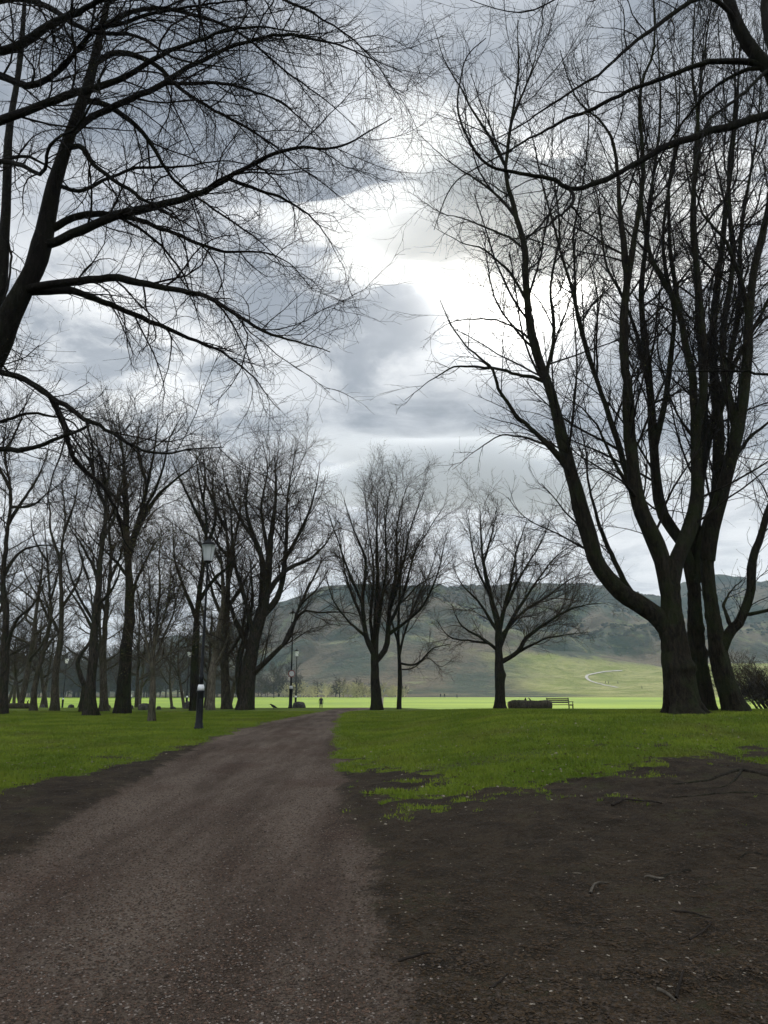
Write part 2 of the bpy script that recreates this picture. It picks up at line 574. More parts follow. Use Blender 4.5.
def terrain():
    xs = axis([(-400, -100, 20), (-100, -30, 2.0), (-30, -13, .4), (-13, 14, .075), (14, 34, .4), (34, 100, 2.0), (100, 400, 20)])
    ys = axis([(-40, 1, 1.5), (1, 3, .2), (3, 14, .06), (14, 26, .10), (26, 60, .3), (60, 130, 1.5), (130, 302, 6)])
    X, Y = np.meshgrid(xs, ys)
    Z = zg(X, Y)
    pm, dm = masks(X, Y)
    Z = surf(X, Y)
    V = np.stack([X, Y, Z], -1).reshape(-1, 3)
    nx, ny = len(xs), len(ys)
    i = np.arange(nx * ny).reshape(ny, nx)
    Q = np.stack([i[:-1, :-1], i[:-1, 1:], i[1:, 1:], i[1:, :-1]], -1).reshape(-1, 4)
    fld = sstep(62, 105, Y)
    cx = V[Q].mean(1)
    pq = pm.ravel()[Q].mean(1)
    dq = dm.ravel()[Q].mean(1)
    cls = np.where(pq > .5, 1, np.where(dq > .5, 2, np.where(cx[:, 1] > 62, 3, 0)))
    for k, nm in ((0, 'lawn'), (1, 'path'), (2, 'bare_earth'), (3, 'field')):
        q = Q[cls == k]
        used, inv = np.unique(q.ravel(), return_inverse=True)
        o = mesh_np(nm, V[used], inv.reshape(-1, 4), M_ground)
        o['kind'] = 'structure'
        for an, arr in (('path_amount', pm), ('dirt_amount', dm), ('field_amount', fld)):
            a = o.data.attributes.new(an, 'FLOAT', 'POINT')
            a.data.foreach_set('value', arr.ravel()[used].astype(np.float32))
    # hills
    xs = axis([(-1600, -700, 25), (-700, 800, 7), (800, 1600, 25)])
    ys = axis([(301, 430, 5), (430, 1060, 6), (1060, 1600, 30)])
    X, Y = np.meshgrid(xs, ys)
    Z = zg(X, Y)
    V = np.stack([X, Y, Z], -1).reshape(-1, 3)
    nx, ny = len(xs), len(ys)
    i = np.arange(nx * ny).reshape(ny, nx)
    Q = np.stack([i[:-1, :-1], i[:-1, 1:], i[1:, 1:], i[1:, :-1]], -1).reshape(-1, 4)
    o = mesh_np('hills', V, Q, M_hill)
    o['kind'] = 'structure'
    # outer plain to the horizon
    s = 9000
    z0 = -1.6
    o = mesh_np('terrain', [(-s, -s, z0), (s, -s, z0), (s, s, z0), (-s, s, z0)], [(0, 1, 2, 3)], M_hill)
    o['kind'] = 'structure'


terrain()

# ------------------------------------------------------------------ the cloud in front of the sun, and the air
def vol_mat(name, col, density, aniso):
    m = bpy.data.materials.new(name)
    m.use_nodes = True
    nt = NT(m.node_tree)
    o = nt.n('ShaderNodeOutputMaterial')
    v = nt.n('ShaderNodeVolumePrincipled')
    v.inputs['Color'].default_value = (*col, 1)
    v.inputs['Density'].default_value = density
    v.inputs['Anisotropy'].default_value = aniso
    nt.l(v.outputs[0], o.inputs['Volume'])
    m.cycles.homogeneous_volume = True
    return m


def cloud(cx, cy, cz, ax, ay, az, seed, mat):
    """a ragged bank of cloud, thick in the middle and thinning out to its rim"""
    n, m = 144, 40
    th = np.linspace(0, 2 * math.pi, n, endpoint=False)
    rr = np.linspace(0.02, 1, m) ** 0.8
    T, Rr = np.meshgrid(th, rr)
    k = 1 + 1.05 * (fbm(np.cos(T) * 2.3 + 5, np.sin(T) * 2.3 + 2, seed, 5) - .5) * 2 * Rr
    x, y = np.cos(T) * Rr * k, np.sin(T) * Rr * k
    h = (1 - Rr ** 2) ** 2.0
    lump = .45 + 1.1 * fbm(x * 3.2 + 4, y * 1.9 + 1, seed + 3, 4)
    top = cz + az * h * lump
    bot = cz - az * .6 * h * (.4 + 1.2 * fbm(x * 3.6 + 9, y * 2.4 + 7, seed + 7, 5))
    V = np.concatenate([np.stack([cx + x * ax, cy + y * ay, top], -1).reshape(-1, 3), np.stack([cx + x * ax, cy + y * ay, bot], -1).reshape(-1, 3)])
    i = np.arange(n * m).reshape(m, n)
    j = np.roll(i, -1, 1)
    Qa = np.stack([i[:-1], i[1:], j[1:], j[:-1]], -1).reshape(-1, 4)
    Qb = np.stack([i[:-1], j[:-1], j[1:], i[1:]], -1).reshape(-1, 4) + n * m
    rim = np.stack([i[-1], i[-1] + n * m, j[-1] + n * m, j[-1]], -1)
    V = np.concatenate([V, [(cx, cy, top[0].mean()), (cx, cy, bot[0].mean())]])
    c0 = 2 * n * m
    T1 = np.stack([np.full(n, c0), i[0], j[0]], -1)
    T2 = np.stack([np.full(n, c0 + 1), j[0] + n * m, i[0] + n * m], -1)
    o = mesh_np('cloud', V, np.concatenate([Qa, Qb, rim]), [mat], T=np.concatenate([T1, T2]))
    o['kind'] = 'structure'
    return o


M_cloud = vol_mat('cloud', (.97, .985, 1.0), 0.030, 0.45)
M_bank = vol_mat('cloud_bank', (.95, .975, 1.0), 0.014, 0.08)
CH = 430.0
cdist = CH / math.tan(SUN_EL)
cloud(cdist * math.sin(SUN_AZ) + 18, -38 + cdist * math.cos(SUN_AZ), CH, 230, 146, 66, 4, M_cloud)
cloud(cdist * math.sin(SUN_AZ) + 60, 880 + cdist * math.cos(SUN_AZ), CH, 620, 300, 70, 15, M_bank)

M_haze = vol_mat('haze', (.62, .81, 1.0), 0.00019, 0.1)
hz = mesh_np('haze', [(x, y, z) for z in (-3.0, 175.0) for y in (-60, 1650) for x in (-1650, 1650)],
             [(0, 2, 3, 1), (4, 5, 7, 6), (0, 1, 5, 4), (2, 6, 7, 3), (0, 4, 6, 2), (1, 3, 7, 5)], [M_haze], smooth=False)
hz['kind'] = 'stuff'

# ------------------------------------------------------------------ branch engine
def tubes(P, Rr, sides, closed_tip=True):
    """P (B,n,3), Rr (B,n) -> verts, quads of B tapered tubes"""
    B, n, _ = P.shape
    T = np.gradient(P, axis=1)
    T /= np.linalg.norm(T, axis=2, keepdims=True) + 1e-9
    ref = np.tile(np.array([0.31, 0.17, 0.93]), (B, 1))
    mean = T.mean(1)
    par = np.abs((mean * ref).sum(1)) / (np.linalg.norm(mean, axis=1) + 1e-9) > 0.8
    ref[par] = (0.95, -0.25, 0.12)
    ref = ref[:, None, :]
    N = np.cross(T, ref)
    N /= np.linalg.norm(N, axis=2, keepdims=True) + 1e-9
    Bn = np.cross(T, N)
    a = np.arange(sides) / sides * 2 * math.pi
    V = P[:, :, None, :] + Rr[:, :, None, None] * (N[:, :, None, :] * np.cos(a)[None, None, :, None] + Bn[:, :, None, :] * np.sin(a)[None, None, :, None])
    i = np.arange(B * n * sides).reshape(B, n, sides)
    j = np.roll(i, -1, axis=2)
    Q = np.stack([i[:, :-1], j[:, :-1], j[:, 1:], i[:, 1:]], -1).reshape(-1, 4)
    return V.reshape(-1, 3), Q


def catmull(pts, n):
    pts = np.asarray(pts, float)
    p = np.vstack([2 * pts[0] - pts[1], pts, 2 * pts[-1] - pts[-2]])
    m = len(pts) - 1
    u = np.linspace(0, m - 1e-6, n * 4)
    k = u.astype(int)
    f = (u - k)[:, None]
    a, b, c, d = p[k], p[k + 1], p[k + 2], p[k + 3]
    q = 0.5 * (2 * b + (c - a) * f + (2 * a - 5 * b + 4 * c - d) * f ** 2 + (3 * b - a - 3 * c + d) * f ** 3)
    s = np.concatenate([[0], np.cumsum(np.linalg.norm(np.diff(q, axis=0), axis=1))])
    t = np.linspace(0, s[-1], n)
    return np.stack([np.interp(t, s, q[:, i]) for i in range(3)], 1)


def sprout(P, Rr, rng, sp):
    """children of a batch of branches; sp holds the habit of this level"""
    B, n, _ = P.shape
    seg = np.linalg.norm(np.diff(P, axis=1), axis=2)
    L = seg.sum(1)
    cnt = np.maximum(sp.get('cmin', 1), np.round(L * sp['per_m'] * rng.uniform(.75, 1.25, B))).astype(int)
    idx = np.repeat(np.arange(B), cnt)
    M = len(idx)
    start = np.repeat(np.cumsum(cnt) - cnt, cnt)
    k = np.arange(M) - start
    t0, t1 = sp.get('t', (0.15, 0.98))
    t = t0 + (t1 - t0) * (k + rng.uniform(0.1, 0.9, M)) / np.repeat(cnt, cnt)
    ft = t * (n - 1)
    i0 = np.minimum(ft.astype(int), n - 2)
    f = (ft - i0)[:, None]
    p = P[idx, i0] * (1 - f) + P[idx, i0 + 1] * f
    T = P[idx, i0 + 1] - P[idx, i0]
    T /= np.linalg.norm(T, axis=1, keepdims=True) + 1e-9
    r = Rr[idx, i0] * (1 - f[:, 0]) + Rr[idx, i0 + 1] * f[:, 0]
    ra = rng.normal(size=(M, 3))
    if 'flat' in sp:
        ra[:, 2] *= sp['flat']
    ra += np.asarray(sp.get('bias', (0, 0, 0)))
    Nn = ra - (ra * T).sum(1, keepdims=True) * T
    Nn /= np.linalg.norm(Nn, axis=1, keepdims=True) + 1e-9
    ang = np.radians(rng.normal(sp['ang'], sp.get('angsd', 10), M))[:, None]
    D = np.cos(ang) * T + np.sin(ang) * Nn
    if 'len' in sp:
        ln = rng.uniform(*sp['len'], M) * (1 - sp.get('tap', .35) * t)
    else:
        ln = L[idx] * sp['ratio'] * (1.0 - sp.get('tap', .55) * t) * rng.uniform(.6, 1.2, M)
    ln = np.clip(ln, sp.get('lmin', 0.1), sp.get('lmax', 50))
    r0 = np.minimum(r * sp.get('rr', .6), sp.get('rk', 0.013) * ln ** 1.15 + sp['rmin'])
    r0 = np.maximum(r0, sp['rmin'])
    m = sp['n']
    out_ = np.zeros((M, m, 3))
    out_[:, 0] = p
    d = D.copy()
    wn = rng.normal(size=(M, 3))
    for s in range(1, m):
        wn = 0.5 * wn + 0.85 * rng.normal(size=(M, 3))
        d = d + wn * sp.get('wan', .12) + np.array([0, 0, 1.0]) * sp.get('trop', 0.05)
        d /= np.linalg.norm(d, axis=1, keepdims=True)
        out_[:, s] = out_[:, s - 1] + d * (ln / (m - 1))[:, None]
    tt = np.linspace(0, 1, m)[None, :]
    Ro = r0[:, None] * (1 - tt * (1 - sp.get('tip', .35)))
    return out_, Ro


def leaves(P, rng, size, frac=0.6):
    """tiny buds at the ends of the twigs"""
    tip = P[:, -1]
    pre = P[:, -2]
    keep = rng.random(len(tip)) < frac
    c = tip[keep] + (tip[keep] - pre[keep]) * 0.1
    M = len(c)
    a = rng.normal(size=(M, 3))
    a /= np.linalg.norm(a, axis=1, keepdims=True)
    b = rng.normal(size=(M, 3))
    b -= (a * b).sum(1, keepdims=True) * a
    b /= np.linalg.norm(b, axis=1, keepdims=True)
    s = (rng.uniform(.6, 1.4, M) * size)[:, None]
    V = np.stack([c - a * s, c + b * s * .5, c + a * s, c - b * s * .5], 1).reshape(-1, 3)
    return V, np.arange(M * 4).reshape(M, 4)


class Acc:
    def __init__(s):
        s.V, s.Q, s.m, s.n = [], [], [], 0

    def add(s, V, Q, mi=0):
        s.V.append(V)
        s.Q.append(Q + s.n)
        s.m.append(np.full(len(Q), mi))
        s.n += len(V)

    def build(s, name, mats, parent):
        return mesh_np(name, np.vstack(s.V), np.vstack(s.Q), mats, parent, True, np.concatenate(s.m))


def crown(limbs, rng, levels, parent, mats, bud=None, name='crown'):
    """limbs: list of (P(n,3), r(n)) in the tree's own space"""
    acc = Acc()
    n0 = 24
    P = np.stack([catmull(p[::max(1, len(p) // 12)] if len(p) > 24 else p, n0) for p, r in limbs])
    Rr = np.stack([np.interp(np.linspace(0, 1, n0), np.linspace(0, 1, len(r)), r) for p, r in limbs])
    allL = [(P, Rr)]
    for li, sp in enumerate(levels):
        src = allL[-1]
        CP, CR = sprout(src[0], src[1], rng, sp)
        if sp.get('also') and len(allL) > 1:      # twigs also straight from the level above
            sp2 = dict(sp)
            sp2['per_m'] = sp['per_m'] * sp['also']
            CP2, CR2 = sprout(allL[-2][0], allL[-2][1], rng, sp2)
            CP, CR = np.concatenate([CP, CP2]), np.concatenate([CR, CR2])
        V, Q = tubes(CP, CR, sp['k'])
        acc.add(V, Q, 0)
        allL.append((CP, CR))
    if bud:
        for (CP, _), fr in ((allL[-1], bud[1]), (allL[-2], bud[1])):
            V, Q = leaves(CP, rng, bud[0], fr)
            acc.add(V, Q, 1)
    return acc.build(name, mats, parent)


def limb_mesh(P, r, sides=10, rng=None, flare=0.0, ground=None):
    """one big stem with slightly uneven girth; flare widens it into root buttresses"""
    P = np.asarray(P)
    V, Q = tubes(P[None], np.asarray(r)[None], sides)
    V = V.reshape(len(P), sides, 3)
    a = np.arange(sides) / sides * 2 * math.pi
    if rng is not None:
        s = np.concatenate([[0], np.cumsum(np.linalg.norm(np.diff(P, axis=0), axis=1))])
        ph = rng.uniform(0, 6.28, 4)
        amp = (0.07 * np.sin(3 * a[None] + ph[0] + .5 * s[:, None]) + 0.05 * np.sin(5 * a[None] + ph[1] - .8 * s[:, None])
               + 0.05 * np.sin(2.3 * s[:, None] + ph[2]) + rng.normal(0, .012, (len(P), sides)))
        for q in range(5 if len(P) > 14 else 2):               # swellings, old scars and knots
            c_, a_ = rng.uniform(.1, .95) * s[-1], rng.uniform(0, 6.28)
            amp = amp + rng.uniform(.10, .28) * np.exp(-((s[:, None] - c_) / max(.10, s[-1] * .02)) ** 2) * (.5 + .5 * np.cos(a[None] - a_)) ** 2
        if flare:
            h = np.clip((P[:, 2] - P[0, 2]), 0, None)[:, None]
            lob = .25 + 1.1 * np.clip(np.sin(2.5 * a[None] + ph[3] + np.sin(a[None] + ph[0])), 0, 1) ** 1.5 + 0.35 * np.sin(7 * a[None] + ph[1])
            amp = amp + flare * (np.exp(-h / 0.16) * .9 + np.exp(-h / .55) * .6) * lob + 0.12 * np.exp(-h / 1.2) * np.sin(5 * a[None] + ph[0])
        V = P[:, None, :] + (V - P[:, None, :]) * (1 + amp[:, :, None])
        if flare:                                     # buttresses run out level along the ground
            V[:, :, 2] = np.where(np.arange(len(P))[:, None] == 0, V[:, :, 2].min() - .15, V[:, :, 2])
    return V.reshape(-1, 3), Q


def trace(pts, Y, org):
    """pixel polyline (px,py[,depth offset]) at distance Y -> points relative to the tree's foot"""
    q = []
    for p in pts:
        dy = p[2] if len(p) > 2 else 0.0
        q.append(at(p[0], p[1], Y + dy) - org)
    return np.array(q)


def make_limbs(spec, Y, org, rng, reg=None):
    """spec: (points, r0px, r1px, depth change from root to tip); a limb starts at the depth of the wood it springs from"""
    out_ = []
    reg = [] if reg is None else reg
    for li, (pts, r0, r1, dd) in enumerate(spec):
        n = len(pts)
        d0, lim, hook = 0.0, 14.0, None
        for A, P3 in reg:
            ds = np.hypot(A[:, 0] - pts[0][0], A[:, 1] - pts[0][1])
            k = int(np.argmin(ds))
            if ds[k] < lim:
                lim, d0, hook = ds[k], A[k, 2], P3[k]
        m = max(12, int(n * (9.0 if r0 > 8 and n < 9 else 4.0)))
        px = catmull(np.array([(p[0], p[1], d0 + dd * (i / (n - 1)) ** 1.3) for i, p in enumerate(pts)]), m)
        P = np.array([at(p[0], p[1], Y + p[2]) - org for p in px])
        s = np.linspace(0, 1, m)
        mmp = Y / F
        j = np.cumsum(rng.normal(size=(m, 3)), axis=0) * 0.019 * min(1, Y / 16)
        j -= j[0]
        j *= np.sin(s * math.pi)[:, None] ** .7 * (0.3 if r0 > 10 else 1)
        P = P + j
        if hook is not None:                          # root the limb in the heart of its parent
            P = P + (hook - P[0])[None] * ((1 - s) ** 3)[:, None]
        reg.append((px, P))
        r = (r1 * .6 + (r0 - r1 * .6) * ((1 - s) ** 1.15 if r0 > r1 * 3 else 1 - s ** .8)) * mmp
        out_.append((P, r))
    return out_


def foot(px, Y, dz=-0.03):
    x = at(px, 705, Y)[0]
    return np.array((x, Y, gz(x, Y) + dz))

# ------------------------------------------------------------------ trees
def build_tree(name, org, label, stems, limbs, levels, seed, bark, twig, bud=None, group=None,
               sides=12, flare=0.5, crown_from=None, limb_parts=False, stem_twigs=False):
    """stems: list of (P,r) forming the trunk; limbs: list of (P,r)"""
    rng = np.random.RandomState(seed)
    t = empty(name, org, label, 'tree', group)
    acc = Acc()
    for k, (P, r) in enumerate(stems):
        V, Q = limb_mesh(P, r, sides, rng, flare if k == 0 else 0)
        acc.add(V, Q)
    if not limb_parts:
        for P, r in limbs:
            V, Q = limb_mesh(P, r, max(5, sides - 4), rng)
            acc.add(V, Q)
    acc.build('trunk', [bark], t)
    if limb_parts:
        for P, r in limbs:
            V, Q = limb_mesh(P, r, 9, rng)
            mesh_np('limb', V, Q, [M_limb if limb_parts == 2 else bark], t)
    ups = [(P[int(len(P) * .35):], r[int(len(r) * .35):]) for P, r in stems] if stem_twigs else []
    crown(list(limbs) + ups, rng, levels, t, [twig, M_bud], bud)
    return t


def upright_levels(h, dens=1.0, rmin=.007):
    """habit of a middle-sized broad-leaved tree in bare twig; h = tree height"""
    return [dict(per_m=1.45 * dens, ang=34, angsd=10, ratio=.46, tap=.40, lmin=.8, lmax=h * .27, t=(.12, .985), n=9, wan=.13, trop=.05, k=4, rmin=rmin * 1.1, rk=.0062, rr=.5, cmin=5),
            dict(per_m=3.2 * dens, ang=36, angsd=12, ratio=.45, tap=.3, lmin=.45, lmax=h * .12, t=(.08, 1), n=6, wan=.16, trop=.04, k=3, rmin=rmin * .75, rk=.0045, also=.3),
            dict(per_m=5.2 * dens, ang=38, angsd=14, ratio=.6, tap=.2, lmin=.3, lmax=1.15, t=(.08, 1), n=4, wan=.18, trop=.03, k=3, rmin=rmin * .55, rk=.003, tip=.6, also=.25)]


def procedural_limbs(rng, h, r, n, lean=(0, 0), fork=.3, spread=.5, curve=0.0, wig=.05):
    """a stem and n ascending limbs for a tree of height h"""
    m = 14
    s = np.linspace(0, 1, m)
    top = h * rng.uniform(.70, .8)
    P = np.zeros((m, 3))
    P[:, 2] = s * top - 0.1
    P[:, 0] = lean[0] * s * top + curve * np.sin(s * 3.1)
    P[:, 1] = lean[1] * s * top
    j = np.cumsum(rng.normal(size=(m, 3)), axis=0) * wig * h / 14
    P += (j - j[0]) * s[:, None] ** .7 * .8
    rr = r * (1 - s) ** .75 + r * .10
    stems = [(P, rr)]
    limbs = []
    az0 = rng.uniform(0, 6.28)
    for k in range(n):
        f = fork + (0.93 - fork) * (k + rng.uniform(0, .6)) / n
        b = catmull(P, 60)[int(f * 59)]
        az = az0 + k * 2.4 + rng.normal(0, .3)
        up = rng.uniform(.55, 1.0)
        L = h * rng.uniform(.30, .42) * (1.15 - .55 * f) * 1.15
        D = np.array((math.cos(az) * spread, math.sin(az) * spread, up))
        D /= np.linalg.norm(D)
        q = [b]
        d = D * np.array((1.35, 1.35, .6))
        for i in range(9):
            d = d / np.linalg.norm(d)
            q.append(q[-1] + d * L / 9)
            d = d + rng.normal(0, .16, 3) + np.array((0, 0, .12))
        r0 = np.interp(f, s, rr) * rng.uniform(.55, .75)
        limbs.append((catmull(np.array(q), 12), r0 * (1 - np.linspace(0, 1, 12) * .82)))
    return stems, limbs + [(P[m // 2:], rr[m // 2:])]


def duplicate(root, loc, rz, s, label, group):
    r = root.copy()
    C.objects.link(r)
    r.location = [float(v) for v in loc]
    r.rotation_euler = (0, 0, rz)
    r.scale = (s, s, s * 1.0)
    r['label'] = label
    if group:
        r['group'] = group
    for ch in root.children:
        c = ch.copy()
        C.objects.link(c)
        c.parent = r
    return r


# ---- the big limes on the right --------------------------------------
LV_BIG = [dict(per_m=1.05, ang=42, angsd=12, ratio=.24, tap=.15, lmin=.8, lmax=4.2, t=(.10, .98), n=9, wan=.11, trop=.075, k=5, rmin=.008, rk=.0062, rr=.5, cmin=4),
          dict(per_m=2.8, ang=36, angsd=12, ratio=.44, tap=.3, lmin=.4, lmax=1.9, t=(.08, 1), n=6, wan=.14, trop=.05, k=4, rmin=.0055, rk=.005, also=.3),
          dict(per_m=5.2, ang=40, angsd=14, ratio=.55, tap=.25, lmin=.25, lmax=1.0, t=(.06, 1), n=4, wan=.18, trop=.03, k=3, rmin=.0045, rk=.0045, also=.35, tip=.6)]

Y = 20.0
org = foot(684, Y, -.02)
rng = np.random.RandomState(11)
stem = [([(684, 716), (682, 700), (680, 675), (677, 640), (674, 610), (671, 583), (669, 560)], 17.5, 12, 0)]
limbs = [
    ([(676, 640), (661, 619), (644, 607), (616, 588), (596, 557), (582, 509), (568, 456), (558, 413), (539, 346), (529, 300), (526, 250), (519, 217), (509, 172), (514, 126), (520, 80), (518, 20)], 10.5, 1.3, 1.5),
    ([(573, 474), (560, 457), (544, 442), (517, 415), (501, 389), (491, 365), (472, 351), (453, 327), (440, 300)], 4.0, .8, -1.5),
    ([(551, 389), (535, 381), (520, 377), (491, 368), (460, 365), (429, 378), (405, 400)], 2.6, .5, -2.0),
    ([(672, 600), (660, 552), (640, 509), (632, 456), (628, 394), (624, 336), (627, 282), (625, 250), (619, 205), (615, 151), (602, 121), (577, 96), (560, 50)], 9.5, 1.0, -1.2),
    ([(627, 290), (636, 230), (644, 170), (640, 100), (655, 40), (650, -40)], 4.2, 1.0, -2.5),
    ([(671, 590), (678, 560), (687, 537), (695, 499), (692, 432), (687, 370), (680, 322), (664, 285), (649, 255), (640, 190), (632, 120)], 9, 1.0, 2.5),
    ([(690, 440), (700, 380), (697, 300), (690, 220), (698, 140), (692, 60), (700, -40)], 5.5, 1.0, -2.0),
    ([(676, 600), (665, 570), (640, 510), (625, 461), (606, 408), (582, 341), (563, 274), (552, 237), (537, 177), (525, 120), (500, 70)], 5, .8, 3.0),
    ([(666, 618), (652, 604), (636, 592), (620, 566), (606, 537), (592, 490), (587, 450), (575, 400)], 4.4, .9, 2.8),
    ([(600, 395), (585, 350), (574, 300), (572, 240), (582, 180), (588, 110), (580, 40)], 2.6, .7, 2.0),
    ([(640, 505), (618, 470), (600, 430), (580, 405), (556, 392)], 3, .7, -3.0),
    ([(683, 330), (672, 260), (668, 190), (676, 110), (668, 20)], 3.6, .9, 2.0),
    ([(529, 300), (512, 270), (488, 250), (462, 240), (432, 225)], 2.2, .5, -1.0),
    ([(519, 217), (500, 196), (474, 178), (445, 160), (412, 128)], 2.2, .5, 1.0),
    ([(509, 172), (492, 140), (470, 108), (446, 66), (430, 14)], 2.2, .5, -1.5),
    ([(514, 126), (528, 90), (540, 50), (548, 0)], 2.0, .5, 1.5),
    ([(526, 250), (505, 236), (470, 226), (434, 214), (404, 190)], 1.8, .4, 2.0),
    ([(538, 340), (515, 325), (485, 318), (452, 322), (425, 340)], 1.8, .4, 1.5),
    ([(544, 446), (520, 438), (496, 440), (470, 455), (452, 470)], 1.5, .4, -1.0),
    ([(556, 413), (545, 380), (552, 330), (548, 285), (556, 225), (549, 160), (556, 90)], 3.0, .8, 2.2),
]
reg = []
stems = make_limbs(stem, Y, org, rng, reg)
lb = make_limbs([(p, a * (.85 if a < 8 else .95), b * .8, d) for p, a, b, d in limbs], Y, org, rng, reg)
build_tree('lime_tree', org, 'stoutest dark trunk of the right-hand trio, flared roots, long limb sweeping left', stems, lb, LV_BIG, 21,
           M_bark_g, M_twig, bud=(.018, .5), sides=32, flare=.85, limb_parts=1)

Y = 22.0
org = foot(704, Y)
rng = np.random.RandomState(12)
stem = [([(705, 711), (703, 690), (699, 655), (695, 615), (694, 585), (698, 560)], 11, 8, 0)]
limbs = [
    ([(700, 590), (688, 545), (665, 510), (656, 450), (651, 380), (641, 300), (650, 200), (660, 100), (655, 10)], 6.5, 1.0, 2.0),
    ([(701, 580), (709, 540), (720, 500), (722, 430), (715, 350), (722, 250), (735, 130), (742, 10)], 7.5, 1.2, 1.5),
    ([(701, 575), (699, 540), (702, 470), (706, 400), (699, 300), (696, 200), (702, 90), (715, -20)], 7, 1.2, 4.5),
    ([(702, 500), (712, 440), (728, 380), (740, 310), (744, 220), (758, 130), (765, 20)], 5, 1.0, 3.0),
    ([(652, 390), (640, 340), (625, 300), (605, 262), (598, 200), (585, 150)], 3, .7, 2.5),
    ([(722, 420), (735, 370), (756, 330), (775, 290), (800, 230)], 3.5, .9, -1.5),
    ([(655, 440), (668, 380), (672, 310), (660, 240), (672, 150), (680, 60)], 3.6, .9, -1.5),
]
build_tree('lime_tree', org, 'middle trunk of the right-hand trio, half hidden behind the stoutest one', make_limbs(stem, Y, org, rng, reg := []),
           make_limbs(limbs, Y, org, rng, reg), LV_BIG, 22, M_bark_g, M_twig, bud=(.018, .5), sides=20, flare=.2, limb_parts=1)

Y = 21.0
org = foot(735, Y)
rng = np.random.RandomState(13)
stem = [([(735, 713), (731, 700), (721, 666), (713, 619), (708, 576), (707, 540)], 11, 8.4, 0)]
limbs = [
    ([(706, 560), (710, 530), (718, 500), (735, 430), (745, 350), (752, 270), (768, 190), (775, 90), (770, 0)], 8, 1.2, -1.5),
    ([(722, 655), (730, 634), (742, 619), (751, 589), (754, 559), (768, 518), (785, 465), (800, 380)], 6, 1.5, -1.0),
    ([(745, 612), (757, 612), (772, 606), (795, 590)], 2.4, .8, -1.0),
    ([(727, 630), (722, 606), (730, 588), (742, 580)], 2.2, .8, 1.0),
    ([(735, 430), (724, 380), (722, 330), (733, 260), (728, 180), (735, 90), (728, 0)], 4.5, 1.0, 2.0),
    ([(716, 500), (728, 470), (752, 440), (775, 420), (810, 380)], 3.2, .8, 2.5),
    ([(748, 320), (740, 280), (722, 240), (700, 210), (684, 160)], 3, .7, -1.5),
]
build_tree('lime_tree', org, 'right trunk of the right-hand trio, leaning left and forking low', make_limbs(stem, Y, org, rng, reg := []),
           make_limbs(limbs, Y, org, rng, reg), LV_BIG, 23, M_bark_g, M_twig, bud=(.018, .5), sides=20, flare=.3, limb_parts=1)

